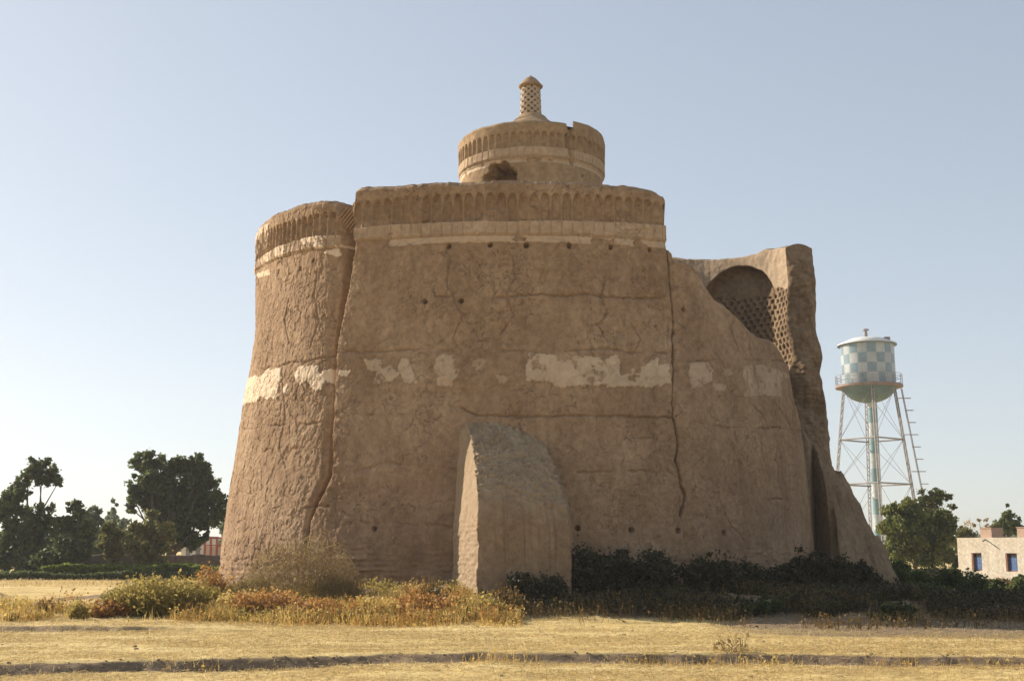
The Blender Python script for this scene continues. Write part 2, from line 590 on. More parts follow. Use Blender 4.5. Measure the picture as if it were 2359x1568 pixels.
# flaking mud render: plates of slightly different height with broken edges
wS = S + 0.16 * fbm(S * 3, Z * 3, 3, 61); wZ = Z + 0.16 * fbm(S * 3, Z * 3, 3, 62)
f1, ed, idv = voro(wS * 2.6, wZ * 1.9, 5)
f1b, edb, idb = voro(wS * 6.0 + 0.5 * fbm(S * 8, Z * 8, 3, 63), wZ * 4.4, 15)
leftness = 1 - sstep(-6.2, -2.8, S + 0.5 * fbm(S * 0.5, Z * 0.5, 2, 71))
flake_w = 0
flake = (idv - 0.5) * 0.018 + (idb - 0.5) * 0.012
gateE = sstep(0.0, 0.35, fbm(S * 0.55, Z * 0.8, 3, 35) + 0.28 * leftness - 0.05)
disp = disp + leftness * (0.008 * fbm(S * 7, Z * 5, 4, 64, 0.7) + 0.010 * fbm(S * 19, Z * 12, 2, 65))
disp = disp + flake * (0.14 + 0.86 * leftness) - 0.036 * (1 - sstep(0.0, 0.065, ed)) * gateE * (0.4 + 0.6 * leftness)
disp = disp - 0.022 * (1 - sstep(0.0, 0.11, edb)) * sstep(0.0, 0.25, fbm(S * 1.4, Z * 1.4, 3, 36)) * leftness
CR = np.zeros(S.shape)
for fr, sd_, th_, wdt in ((0.55, 201, 0.0, 0.011), (1.3, 202, 0.17, 0.020), (2.9, 203, 0.22, 0.040)):
    qx = S + 0.42 / fr * fbm(S * 3 * fr, Z * 3 * fr, 4, sd_, 0.6); qz = Z + 0.42 / fr * fbm(S * 3 * fr, Z * 3 * fr, 4, sd_ + 1, 0.6)
    _, e_, _ = voro(qx * fr, qz * fr * 1.25, sd_)
    gt_ = sstep(th_, th_ + 0.18, fbm(S * 0.8, Z * 0.8, 4, sd_ + 3))
    c_ = (1 - sstep(wdt * 0.3, wdt, e_)) * gt_
    CR = np.maximum(CR, c_)
disp = disp - 0.028 * CR
# broken-out shallow areas on the middle
sp = sstep(0.30, 0.42, fbm(S * 0.6 + 9, Z * 0.9, 4, 51))
disp = disp - 0.03 * sp * (1 - leftness) + 0.025 * sp * fbm(S * 8, Z * 8, 3, 52, 0.7)
disp = disp + (1 - leftness) * 0.010 * fbm(S * 12, Z * 9, 3, 53, 0.7)
# clay lifts: long uneven horizontal joints
for pl, dep in (([(1000, 684), (1130, 684), (1300, 678), (1530, 688)], .05),
                ([(600, 850), (700, 832), (790, 815), (880, 806), (1100, 808), (1290, 806), (1540, 812)], .035),
                ([(1560, 830), (1690, 828), (1800, 836)], .04),
                ([(800, 960), (950, 948), (1060, 936), (1100, 955), (1250, 957), (1400, 956), (1545, 960)], .06),
                ([(1600, 975), (1660, 982), (1750, 985), (1838, 994)], .05),
                ([(560, 990), (650, 978), (740, 970)], .03),
                ([(820, 1085), (880, 1070), (1000, 1072), (1050, 1078)], .06),
                ([(1330, 1085), (1420, 1084), (1540, 1088)], .045),
                ([(545, 1200), (600, 1185), (700, 1170), (760, 1165)], .04),
                ([(830, 1200), (900, 1200), (1050, 1215)], .035),
                ([(1330, 1205), (1400, 1200), (1480, 1210), (1600, 1222)], .035),
                ([(1650, 1150), (1700, 1146), (1800, 1150)], .04),
                ([(515, 1290), (600, 1280), (690, 1285)], .04)):
    q = SZ(pl)
    m = (Z < 9.7)
    d, sg, _ = poly_dist(Sj, Zj, q)
    gate = sstep(-0.35, 0.1, fbm(S * 0.9, Z * 0.5, 3, int(dep * 1000) + 5))
    CR = np.maximum(CR, (1 - sstep(0.005, 0.035, d)) * gate * m)
    disp = disp - dep * (1 - sstep(0.008, 0.05, d)) * gate * m
# winding vertical cracks
for pl, dep in (([(1395, 640), (1385, 680), (1400, 720), (1375, 745), (1400, 790)], .035),
                ([(1180, 590), (1185, 640), (1160, 680), (1180, 730), (1155, 765)], .03),
                ([(1040, 590), (1028, 640), (1045, 690), (1070, 720), (1040, 780), (1060, 808)], .03),
                ([(1455, 740), (1475, 780), (1465, 806)], .03),
                ([(1655, 1130), (1668, 1180), (1690, 1215), (1715, 1240)], .035),
                ([(1560, 1145), (1570, 1200), (1580, 1250)], .03),
                ([(1715, 860), (1718, 925), (1745, 950), (1760, 985)], .04),
                ([(1770, 925), (1800, 970), (1812, 992)], .03),
                ([(1688, 655), (1695, 700), (1680, 760), (1700, 812)], .03),
                ([(650, 880), (655, 960), (640, 1020), (655, 1080)], .03),
                ([(665, 690), (655, 740), (665, 790)], .035),
                ([(730, 620), (720, 680), (735, 740), (712, 800)], .03),
                ([(575, 1320), (600, 1300), (640, 1290), (655, 1262)], .04)):
    d, sg, _ = poly_dist(Sj, Zj, SZ(pl))
    CR = np.maximum(CR, 1 - sstep(0.004, 0.03, d))
    disp = disp - dep * (1 - sstep(0.006, 0.05, d))
# the big left fissure: a gully, gentle on its left side and steep on its right
fis = SZ([(816, 455), (820, 500), (823, 560), (818, 600), (811, 650), (800, 700), (790, 760), (781, 810), (776, 870), (775, 920),
          (770, 1000), (768, 1060), (764, 1100), (745, 1140), (730, 1165), (715, 1200), (708, 1250), (703, 1300)])
wf = [.75, .72, .66, .58, .50, .44, .38, .32, .27, .23, .22, .22, .22, .22, .17, .13, .10, .08]
dep_f = np.interp(Z, [0.3, 2, 4, 8, 10, 12], [0.35, 0.60, 0.80, 0.90, 1.0, 1.1])
d, sg, ww = poly_dist(S + 0.45 * (Sj - S), Zj, fis, wf)
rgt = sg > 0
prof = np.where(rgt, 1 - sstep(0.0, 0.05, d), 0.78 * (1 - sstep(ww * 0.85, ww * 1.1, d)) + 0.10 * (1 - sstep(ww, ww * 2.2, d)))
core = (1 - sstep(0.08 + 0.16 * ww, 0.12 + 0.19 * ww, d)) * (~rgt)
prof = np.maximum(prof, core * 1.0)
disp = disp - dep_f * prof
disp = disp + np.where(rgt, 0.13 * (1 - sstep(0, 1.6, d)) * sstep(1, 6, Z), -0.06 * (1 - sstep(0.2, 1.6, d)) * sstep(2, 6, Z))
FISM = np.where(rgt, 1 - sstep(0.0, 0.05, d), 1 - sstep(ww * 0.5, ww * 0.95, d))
# right crack
crk = SZ([(1538, 560), (1545, 640), (1548, 700), (1553, 760), (1548, 830), (1550, 900), (1553, 960), (1563, 1010), (1560, 1060),
          (1570, 1100), (1576, 1140), (1568, 1185)])
d, sg, _ = poly_dist(S + 0.9 * (Sj - S), Zj, crk)
disp = disp - 0.26 * (1 - sstep(0.006, 0.05 + 0.03 * fbm(S * 1, Z * 1.5, 2, 98), d)) * (Z < 10)
disp = disp - 0.05 * (1 - sstep(0.0, 0.35, d)) * (sg > 0) * sstep(2, 5, Z)
# put-log holes
hpx = [(1034, 567), (1128, 563), (1212, 564), (1311, 565), (1407, 568), (1497, 574), (640, 625), (690, 618), (722, 600),
       (862, 1217), (1330, 1215), (1455, 1219), (1562, 1221), (1667, 1226), (978, 694), (1062, 692), (1574, 712)]
for (hx, hy) in hpx:
    t_, z_ = ring_hit(hx, hy)
    dd_ = np.hypot((S - t_ * S0) + 0.02 * fbm(S * 20, Z * 20, 2, 9), (Z - z_))
    disp = disp - 0.22 * (1 - sstep(0.045, 0.08, dd_))
# worn foot: courses of brick showing, undercut
foot = 1 - sstep(0.9, 1.9, Z + 0.5 * fbm(S * 0.7, Z * 0.2, 3, 23))
fm = (1 - sstep(-3, -0.5, np.abs(S + 1.5) - 2.8))
disp = disp - foot * (0.05 + 0.10 * fm + 0.012 * np.sin(Z * 44 + 3 * fbm(S * 0.8, Z, 2, 30)) * sstep(-0.1, 0.4, fbm(S * 1.2, Z * 2, 2, 29)))
disp = disp + foot * 0.06 * fbm(S * 3, Z * 7, 4, 28)
# ---- frieze
BA = (Z >= zA[None, :] - 1e-6) & has_frieze[None, :]
wn_ = 0.315                                                    # niche pitch in s units
ph = ((S / wn_) % 1.0) - 0.5
zb, zc = zB[None, :], zC[None, :]
tN = (Z - zb) / np.maximum(zc - zb, 0.1)
halfw = 0.43 * np.where(tN < 0.62, 1.0, np.sqrt(np.clip(1 - ((tN - 0.62) / 0.42) ** 2, 0, 1)))
nmask = (np.abs(ph) < halfw) & (tN > 0.0) & (tN < 1.02) & BA
damage = sstep(0.30, 0.5, fbm(S * 0.9, Z * 1.2, 3, 44))
ndepth = 0.115 * (1 - 0.6 * damage) * np.sqrt(np.clip(1 - (ph / np.maximum(halfw, 0.02)) ** 2, 0, 1))
disp = disp + np.where(BA, 0.055, 0) - np.where(nmask, ndepth, 0)
# smoother in the frieze
ra = (Z - zA[None, :]) / np.maximum(zb - zA[None, :], 0.05)
panel = BA & (ra > 0) & (ra < 1.0)
disp = disp - np.where(panel & (np.abs(np.abs(ph) - 0.5) < 0.06), 0.03 * (1 - damage), 0)
disp = disp - np.where(BA & (ra < 0.10), 0.035, 0)
disp = disp - np.where(BA, 0.02 * sstep(0.35, 0.5, fbm(S * 1.1, Z * 2, 3, 47)), 0)
# rim worn round
rimt = sstep(0.16, 0.0, ztop[None, :] - Z)
disp = disp - 0.10 * rimt ** 2 + 0.05 * rimt * fbm(S * 5, Z * 5, 3, 66)
# plaster mask
pl = np.zeros(S.shape)
polys = [[(562, 897), (571, 872), (605, 865), (615, 852), (648, 848), (648, 870), (640, 882), (641, 914), (615, 918), (602, 910), (590, 924), (562, 930)],
         [(676, 860), (690, 842), (730, 838), (735, 858), (755, 850), (765, 838), (773, 872), (758, 880), (745, 880), (740, 895), (722, 895), (712, 875), (690, 885), (680, 870)],
         [(652, 890), (662, 884), (662, 903), (652, 903)], [(783, 852), (812, 850), (806, 866), (784, 866)],
         [(845, 826), (885, 822), (880, 848), (900, 838), (912, 858), (925, 822), (945, 838), (955, 863), (964, 880), (935, 882), (920, 864), (900, 880), (862, 880), (870, 855), (850, 850)],
         [(1003, 824), (1020, 812), (1052, 815), (1055, 860), (1045, 885), (1003, 884)],
         [(1058, 824), (1073, 822), (1072, 833), (1058, 832)], [(1086, 828), (1118, 824), (1115, 850), (1090, 852)],
         [(1211, 814), (1300, 818), (1385, 822), (1396, 845), (1396, 882), (1370, 889), (1280, 891), (1260, 873), (1212, 876)],
         [(1395, 826), (1420, 815), (1430, 840), (1425, 860), (1450, 860), (1470, 840), (1490, 842), (1500, 825), (1515, 822), (1520, 838), (1538, 835), (1543, 880), (1520, 891), (1395, 889)],
         [(1590, 836), (1625, 830), (1640, 850), (1635, 878), (1595, 893), (1588, 870)],
         [(1640, 880), (1662, 884), (1668, 900), (1645, 899)], [(1664, 850), (1678, 849), (1680, 866), (1666, 866)],
         [(1705, 845), (1740, 840), (1785, 856), (1797, 864), (1782, 880), (1784, 912), (1705, 912), (1716, 890), (1703, 870)],
         [(1143, 860), (1165, 862), (1164, 880), (1143, 880)],
         [(748, 577), (760, 571), (776, 573), (778, 583), (766, 588), (750, 585)], [(600, 632), (622, 618), (624, 627), (603, 640)]]
js = S + 0.15 * fbm(S * 3.6, Z * 3.6, 5, 81, 0.65); jz = Z + 0.12 * fbm(S * 3.6, Z * 3.6, 5, 82, 0.65)
for k, P in enumerate(polys):
    ins = in_poly(js, jz, SZ(P))
    speck = sstep(0.30, 0.38, fbm(S * 4.5, Z * 4.5, 4, 83 + k, 0.65)) * (1.0 if k in (4, 7, 9, 13) else 0.5)
    st = 1.0 if k < 4 else (0.66 if k in (8, 9) else (0.5 if k in (4, 5, 10) else 0.34))  # sunlit left patches painted brighter, shaded ones duller
    st = st * (0.88 + 0.3 * fbm(S * 1.5, Z * 2.5, 4, 180 + k)) if k > 3 else st
    if k >= 15: st = 0.95
    pl = np.maximum(pl, ins * (st - 0.8 * speck))
low_band = np.where(S1 < sgr, 0, 1)[None, :] * (S > ring_hit(898, 560)[0] * S0) * (S < sRe - 0.05)
bandm = (Z < zA[None, :] - 0.01) & (Z > zA[None, :] - 0.20 - 0.02 * fbm(S * 3, Z * 0, 2, 84)) & (Z > 9)
pl = np.maximum(pl, bandm * low_band * 0.50 * (fbm(S * 2.2, Z * 4, 3, 85) > -0.42))
pl_c = panel * np.where(S > ring_hit(880, 530)[0] * S0, 0.33, 0.12) * (fbm(S * 1.6, Z * 2.2, 4, 86) > -0.25) * low_band
pl_c = np.maximum(pl_c, panel * (S > sgr) * 0.25)
pl_l = panel * (S < sgr) * np.where(fbm(S * 2.6, Z * 2.2 + S * 1.0, 5, 87, 0.65) > 0.05, 0.95, 0.15)
pl = np.maximum(pl, np.maximum(pl_c, pl_l))
tw = BA & (S < ring_hit(622, 520)[0] * S0) & (S > -14) & (fbm(S * 2, Z * 2, 3, 88) > -0.2) & (~nmask) & (tN > 0.25) & (tN < 1.3)
pl = np.maximum(pl, tw * 0.8)
pl = np.clip(pl, 0, 1)
disp = disp + 0.030 * np.minimum(pl * 1.8, 1)
disp = np.where(pl > 0.5, disp - flake * 0.6 * leftness, disp)
# reddish damp mark near the foot beside the buttress
tcs, tcz = SZ([(960, 1230)])[0]
stn_shade = np.exp(-(((S - tcs) / 1.6) ** 2 + ((Z - tcz) / 1.0) ** 2)) * (0.5 + 0.9 * fbm(S * 1.6, Z * 1.6, 4, 95))
stn_shade = np.clip(stn_shade, 0, 0.75)
stn_shade = np.maximum(stn_shade, 0.50 * CR * (pl < 0.5))  # cracks given a darker colour so they stand out
stn_shade = np.maximum(stn_shade, np.clip(0.36 * (1 - sstep(1.5, 5.0, Z + 1.2 * fbm(S * 0.5, Z * 0.5, 3, 122))) * (0.6 + 0.9 * fbm(S * 0.7, Z * 0.9, 4, 121)) * (S > -5), 0, 0.45))  # redder mud low down, with weaker fill light painted in as darkness
stn_shade = np.maximum(stn_shade, 0.30 * FISM + 0.5 * core)  # shade of the fissure painted in along gully and core
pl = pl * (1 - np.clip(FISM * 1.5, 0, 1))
Rr = Rr + disp

outX = TCX + Rr * np.sin(TH); outY = TCY - Rr * np.cos(TH)
thick = 1.0
rx, ry, rz_, rpl = [], [], [], []
Rt = Rr[-1]
for k in range(1, nrim + 1):
    f = k / nrim
    rr = Rt - thick * f
    zz = ztop + 0.05 * math.sin(math.pi * f) + 0.05 * fbm(S1 * 3, S1 * 0 + f * 6, 3, 55)
    rx.append(TCX + rr * np.sin(ths)); ry.append(TCY - rr * np.cos(ths)); rz_.append(zz)
for k in range(1, nin + 1):
    f = k / nin
    zz = ztop + (zbot - ztop) * f
    rr = Rt - thick + 0.25 * 0 - 0.35 * f
    rx.append(TCX + rr * np.sin(ths)); ry.append(TCY - rr * np.cos(ths)); rz_.append(zz)
AX = np.vstack([outX, rx]); AY = np.vstack([outY, ry]); AZ = np.vstack([Z, rz_])
nr = AX.shape[0]
PLm = np.vstack([pl, np.zeros((nrim + nin, nc))]); STm = np.vstack([stn_shade, np.zeros((nrim + nin, nc))])
FA = grid_faces(nr, nc)
ri = np.repeat(np.arange(nr - 1), nc - 1); ci = np.tile(np.arange(nc - 1), nr - 1)
isfr = (ri >= nlow - 1) & (ri < nlow + nup - 2) & has_frieze[ci] & has_frieze[np.minimum(ci + 1, nc - 1)]
blk = np.digitize(S1[:-1], [sgr, sRe])[ci]
VV = np.stack([AX, AY, AZ], -1).reshape(-1, 3)


def sub(faces):
    u, inv = np.unique(faces, return_inverse=True)
    return u, inv.reshape(faces.shape)


wlabels = ["sunlit flaking wall block left of the deep fissure", "shaded middle wall block with pale plaster patches",
           "broken wall block sloping down on the right"]
flabels = ["fluted frieze with white plaster remnants left of the fissure", "long fluted frieze on the middle block", None]
for b in range(3):
    fs = FA[(blk == b) & ~isfr]
    u, F = sub(fs)
    w = mesh("wall", VV[u], F, M_mud, tower, attrs={"plaster": PLm.ravel()[u], "stain_shade": STm.ravel()[u]})
    w["label"] = wlabels[b]
    fs = FA[(blk == b) & isfr]
    if b < 2:
        u, F = sub(fs)
        f_ = mesh("frieze", VV[u], F, M_mud, w, attrs={"plaster": PLm.ravel()[u], "stain_shade": STm.ravel()[u]})
        f_["label"] = flabels[b]

# hanging loose bricks in the head of the fissure
mb = MB()
c0 = at(805 * K, 505 * K, 33.6)
ax = Vector((0.62, -0.1, 0.78)).normalized(); ay = Vector((0.2, -0.97, -0.1)).normalized(); az = ax.cross(ay)
for k in range(7):
    mb.box(c0 + az * (k - 3) * 0.085 + ax * random.uniform(-.04, .04), 0.55 + random.uniform(-.1, .1), 0.35, 0.058, ax, ay, az)
mb.build("brick_stack", M_mud, tower)["label"] = "tilted stack of loose mud bricks at the top of the fissure"

# --- back wall standing open on the right
bt = np.concatenate([np.linspace(R_(97), R_(150), 420), np.linspace(R_(151), R_(226), 60)])
bS = bt * S0
endf = 1 - sstep(R_(97), R_(150), bt)
tp = [(1560, 602), (1600, 609), (1650, 612), (1700, 608), (1750, 599), (1775, 590), (1800, 578), (1840, 572), (1872, 570)]


def Rback(z):
    return np.interp(z, [0, 3, 6, 9, 12], [11.4, 11.05, 10.82, 10.62, 10.56])


def btop_fn(th):
    # height of the rim so that it lines the curve of the real one
    pts = []
    for (px, py) in tp:
        d = ray(px * K, py * K)
        R = 10.1
        A = d[0] ** 2 + d[1] ** 2; B = -2 * (d[0] * TCX + d[1] * TCY); C = TCX ** 2 + TCY ** 2 - R * R
        disc = B * B - 4 * A * C
        if disc < 0: continue
        t = (-B + math.sqrt(disc)) / (2 * A)
        pts.append((math.atan2(d[0] * t - TCX, TCY - d[1] * t), EYE + d[2] * t))
    pts.sort()
    return np.interp(th, [p[0] for p in pts], [p[1] for p in pts])


bz = btop_fn(bt) + 0.05 * fbm(bS * 2.5, bS * 0, 3, 12)
NB = 330
rowsO, rowsI = [], []
fz = np.linspace(0, 1, NB)
ZO = -0.3 + (bz[None, :] + 0.3) * fz[:, None]
SB = np.broadcast_to(bS, ZO.shape); TB = SB / S0
RO = 0.10 * fbm(ZO * 1.1, ZO * 0 + 4, 4, 19) * endf[None, :] + (Rback(ZO) * endf[None, :] + Rz(ZO) * (1 - endf[None, :])) + 0.06 * fbm(SB * 0.8, ZO * 0.8, 4, 14) + 0.03 * fbm(SB * 4, ZO * 4, 3, 15)
th_w = 0.95 + 0.35 * (1 - ZO / 12)
RI = RO - th_w + 0.03 * fbm(SB * 1.5, ZO * 1.5, 3, 16)
# interior: nesting holes in brickwork, arched vault recess at the top
hz, hs = 0.21, 0.27
rowid = np.floor(ZO / hz)
hx = (SB / hs + 0.5 * (rowid % 2)) % 1.0
hy = (ZO / hz) % 1.0
zone = (ZO < bz[None, :] - 1.5 - 0.1 * fbm(SB, ZO, 2, 18)) & (ZO > 1.0)
hole = zone & (hx > 0.30) & (hx < 0.80) & (hy > 0.22) & (hy < 0.82)
RI = RI + np.where(hole, 0.20, 0)
# the vaulted recess under the rim
vc = R_(114) * S0
vt = (SB - vc)
archz = bz[None, :] - 0.32 - 1.3 * np.clip(np.abs(vt) / 1.75, 0, 1.2) ** 2.2
rec = (np.abs(vt) < 1.65) & (ZO < archz) & (ZO > bz[None, :] - 3.4)
RI = RI + np.where(rec, 0.55 * sstep(0, 0.12, archz - ZO), 0)
ox, oy = TCX + RO * np.sin(TB), TCY - RO * np.cos(TB)
ix_, iy_ = TCX + RI * np.sin(TB), TCY - RI * np.cos(TB)
Vb = []; Fb = []
nbc = len(bt)
rim = []
for k in range(1, 7):
    f = k / 7
    rim.append((ox[-1] * (1 - f) + ix_[-1] * f, oy[-1] * (1 - f) + iy_[-1] * f,
                bz + 0.10 * math.sin(math.pi * f) * endf + 0.05 * fbm(bS * 3, bS * 0 + f * 5, 3, 17)))
BX = np.vstack([ox, [r[0] for r in rim], ix_[::-1]]); BY = np.vstack([oy, [r[1] for r in rim], iy_[::-1]])
BZ = np.vstack([ZO, [r[2] for r in rim], ZO[::-1]])
Fw = grid_faces(BX.shape[0], nbc)
plb = np.zeros(BX.shape)
inn = np.vstack([np.zeros(ZO.shape), np.zeros((6, nbc)), ((~zone) & (~rec) & (ZO > 8))[::-1] * 0.35])
bw = mesh("standing_back_wall", np.stack([BX, BY, BZ], -1).reshape(-1, 3), Fw[:, ::-1], M_core, tower,
          attrs={"plaster": inn.ravel(), "stain_shade": plb.ravel()})
bw["label"] = "tall broken back wall with rows of nesting holes inside"


def end_section(theta, sgn, zrow, RIcol, ROcol, name, label, seed, amp=0.16):
    """the rough broken end of a ring wall, facing along the ring"""
    m_ = 26
    f = np.linspace(0, 1, m_)[None, :]
    Zs = np.broadcast_to(zrow[:, None], (len(zrow), m_))
    RR = RIcol[:, None] * (1 - f) + ROcol[:, None] * f
    edge = np.sin(np.pi * f) ** 0.5 * sstep(0, 0.7, zrow.max() - Zs)
    bump = amp * (0.6 + fbm(RR * 1.8 + 3, Zs * 1.3, 4, seed)) + 0.05 * fbm(RR * 7, Zs * 9, 3, seed + 3)
    course = 0.012 * np.sin(Zs * 2 * math.pi / 0.14) * sstep(-0.1, 0.3, fbm(RR * 2, Zs, 2, seed + 9)) + 0.10 * fbm(RR * 4, Zs * 3, 4, seed + 11, 0.65)
    off = edge * (bump + course)
    X = TCX + RR * math.sin(theta); Y = TCY - RR * math.cos(theta)
    X = X - sgn * off * math.cos(theta); Y = Y - sgn * off * math.sin(theta)
    Zs = Zs + 0.16 * np.sin(np.pi * f) * sstep(0.4, 0, zrow.max() - Zs)
    z0 = np.zeros(X.size)
    o = mesh(name, np.stack([X, Y, Zs], -1).reshape(-1, 3), grid_faces(len(zrow), m_), M_core, tower,
             attrs={"plaster": z0, "stain_shade": z0})
    if label: o["label"] = label
    return o


end_section(bt[0], 1, ZO[:, 0], RI[:, 0] * 0 + (RO - th_w)[:, 0] - 0.02, RO[:, 0], "wall_end", "rough broken end of the standing back wall", 33, 0.34)
sel = np.arange(0, nlow + nup - 1, 2)
end_section(ths[-1], -1, Z[sel, -1], Rr[sel, -1] - thick - 0.35 * (1 - Z[sel, -1] / 12), Rr[sel, -1], "wall_end",
            "narrow broken edge of the right wall block", 37, 0.08)

# --- roof over the unbroken part
n1_, n2_ = 40, 120
rr = np.linspace(0, 7.7, n1_)[:, None]; tt = np.linspace(0, 2 * math.pi, n2_, endpoint=False)[None, :]
X = TCX + rr * np.sin(tt); Y = TCY - rr * np.cos(tt)
cut = 3.7 + 0.2 * fbm(Y * 0.6, Y * 0, 3, 2)
X = np.minimum(X, cut)
Zr = 11.15 + 0.05 * fbm(X, Y, 3, 3) + 0 * X
F1 = grid_faces(n1_, n2_, 0, True); nn = n1_ * n2_
Vr = np.vstack([np.stack([X, Y, Zr], -1).reshape(-1, 3), np.stack([X, Y, Zr - 0.55], -1).reshape(-1, 3)])
edge_i = (n1_ - 1) * n2_ + np.arange(n2_)
side = np.stack([edge_i, np.roll(edge_i, -1), np.roll(edge_i, -1) + nn, edge_i + nn], -1)
zz0 = np.zeros(len(Vr))
mesh("roof", Vr, np.vstack([F1, F1[:, ::-1] + nn, side]), M_core, tower, attrs={"plaster": zz0, "stain_shade": zz0})

ys = np.linspace(33.6, 46.4, 60)
zs2 = np.linspace(0, 10.7, 50)
PY, PZ = np.meshgrid(ys, zs2)
PX = 3.3 + 0.12 * fbm(PY, PZ, 4, 8)
zz0 = np.zeros(PX.size)
mesh("inner_light_block", np.stack([PX, PY, PZ], -1).reshape(-1, 3), grid_faces(*PX.shape), M_core, tower, attrs={"plaster": zz0, "stain_shade": zz0})  # unseen partition added to keep light out of the open interior

# --- turret
UX, UY = 0.68, 40.0


def Ru(z): return np.interp(z, [11, 14, 14.1, 15.5], [2.46, 2.44, 2.53, 2.55])


nt = 760
tu = np.linspace(-math.pi, math.pi, nt, endpoint=False)
su = tu * 2.5
zt = 15.30 + 0.03 * fbm(su * 2, su * 0, 3, 2)
tn1 = ring_hit(1306, 320, UX, UY, Ru)[0]; tn2 = ring_hit(1322, 320, UX, UY, Ru)[0]
zt = zt + np.where(tu > tn2, 0.13 * (1 - sstep(1.2, 1.6, tu)), 0) - 0.12 * ((tu > tn1) & (tu < tn2))
nu = 200
Zu = 10.9 + (zt - 10.9)[None, :] * np.linspace(0, 1, nu)[:, None]
SU = np.broadcast_to(su, Zu.shape)
RU = Ru(Zu) + 0.02 * fbm(SU * 1.5, Zu * 1.5, 4, 5) + 0.008 * fbm(SU * 8, Zu * 8, 3, 6)
npit = math.pi * 2 * 2.5 / 62
ph = ((SU / npit) % 1) - 0.5
zbu, zcu, zau = 14.42, 14.92, 14.08
tN = (Zu - zbu) / (zcu - zbu)
hw = 0.40 * np.where(tN < 0.6, 1.0, np.sqrt(np.clip(1 - ((tN - 0.6) / 0.42) ** 2, 0, 1)))
nm = (tN > 0) & (tN < 1) & (np.abs(ph) < hw)
RU = RU - np.where(nm, 0.075 * np.sqrt(np.clip(1 - (ph / np.maximum(hw, 0.02)) ** 2, 0, 1)), 0)
RU = RU - np.where((Zu > zau) & (Zu < zbu) & (np.abs(np.abs(ph) - 0.5) < 0.06), 0.025, 0)
RU = RU - np.where((Zu > zau - 0.02) & (Zu < zau + 0.035), 0.04, 0)
plu = ((Zu < zau - 0.02) & (Zu > zau - 0.17)) * (0.45 + 0.4 * (SU < -1.1)) * (fbm(SU * 2, Zu * 3, 3, 8) > -0.5)
plu = np.maximum(plu, ((Zu > zau) & (Zu < zbu) & (~nm)) * 0.30)
# collapsed cavity low on the front left
hc = ring_hit(1150, 398, UX, UY, Ru)
js_ = SU + 0.30 * fbm(SU * 3, Zu * 4, 4, 9, 0.65); jz_ = Zu + 0.20 * fbm(SU * 2.5, Zu * 4, 4, 10, 0.65)
cav = np.maximum(1 - np.hypot((js_ - hc[0] * 2.5) / 0.62, (jz_ - hc[1] + 0.12) / 0.52), 0)
RU = RU - 0.9 * sstep(0.0, 0.22, cav) - 0.04 * (cav > 0) * fbm(SU * 4, Zu * 6, 3, 77)
cav_shade = 0.75 * sstep(0.05, 0.3, cav) - 0.12 * sstep(-0.0, 0.05, np.maximum(1 - np.hypot((js_ - hc[0] * 2.5) / 1.05, (jz_ - hc[1] + 0.2) / 0.62), 0))  # shade inside the cavity painted as dark colour
plu = plu * (cav <= 0)
# crack under the notch
dC, _, _ = poly_dist(SU + 0.03 * fbm(SU * 6, Zu * 6, 3, 12), Zu, [(2.5 * (tn1 + tn2) / 2, 15.2), (2.5 * (tn1 + tn2) / 2 - 0.06, 14.7), (2.5 * (tn1 + tn2) / 2 + 0.02, 14.2), (2.5 * (tn1 + tn2) / 2 + 0.10, 14.0)])
RU = RU - 0.14 * (1 - sstep(0.02, 0.11, dC))
for (hx_, hy_) in ((1342, 405),):
    h_ = ring_hit(hx_, hy_, UX, UY, Ru)
    RU = RU - 0.2 * (1 - sstep(0.02, 0.06, np.hypot(SU - h_[0] * 2.5, Zu - h_[1])))
RU = RU - 0.07 * sstep(0.10, 0, zt[None, :] - Zu) ** 2
TU = SU / 2.5
XU, YU = UX + RU * np.sin(TU), UY - RU * np.cos(TU)
kf = int(np.argmin(np.abs(np.linspace(10.9, 15.14, nu) - zau)))
tur = mesh("turret", np.stack([XU[:kf + 1], YU[:kf + 1], Zu[:kf + 1]], -1).reshape(-1, 3), grid_faces(kf + 1, nt, 0, True), M_mud_turret, tower,
           attrs={"plaster": plu[:kf + 1].ravel(), "stain_shade": cav_shade[:kf + 1].ravel()})
tur["label"] = "small round turret above the roof with a dark collapsed hole"
mesh("turret_frieze", np.stack([XU[kf:], YU[kf:], Zu[kf:]], -1).reshape(-1, 3), grid_faces(nu - kf, nt, 0, True), M_mud_turret, tur,
     attrs={"plaster": plu[kf:].ravel(), "stain_shade": np.zeros((nu - kf) * nt)})
# dome
dp = [(RU[-1].mean(), 0), (2.42, 15.22), (2.3, 15.24), (1.9, 15.42), (1.5, 15.62), (1.12, 15.82), (0.85, 15.98), (0.64, 16.12), (0.50, 16.28), (0.36, 16.40), (0.05, 16.42)]
nd, td = 26, 160
zs_ = np.interp(np.linspace(0, 1, nd), np.linspace(0, 1, 10), [p[1] for p in dp[1:]])
rs_ = np.interp(np.linspace(0, 1, nd), np.linspace(0, 1, 10), [p[0] for p in dp[1:]])
ta = np.linspace(-math.pi, math.pi, td, endpoint=False)
DR = rs_[:, None] * (1 + 0 * ta[None, :]); DZ = zs_[:, None] + 0.04 * fbm(DR * 3 + ta[None, :] * 2, DR * 2, 3, 6) * (rs_[:, None] > 0.4)
DX = UX + DR * np.sin(ta)[None, :]; DY = UY - DR * np.cos(ta)[None, :]
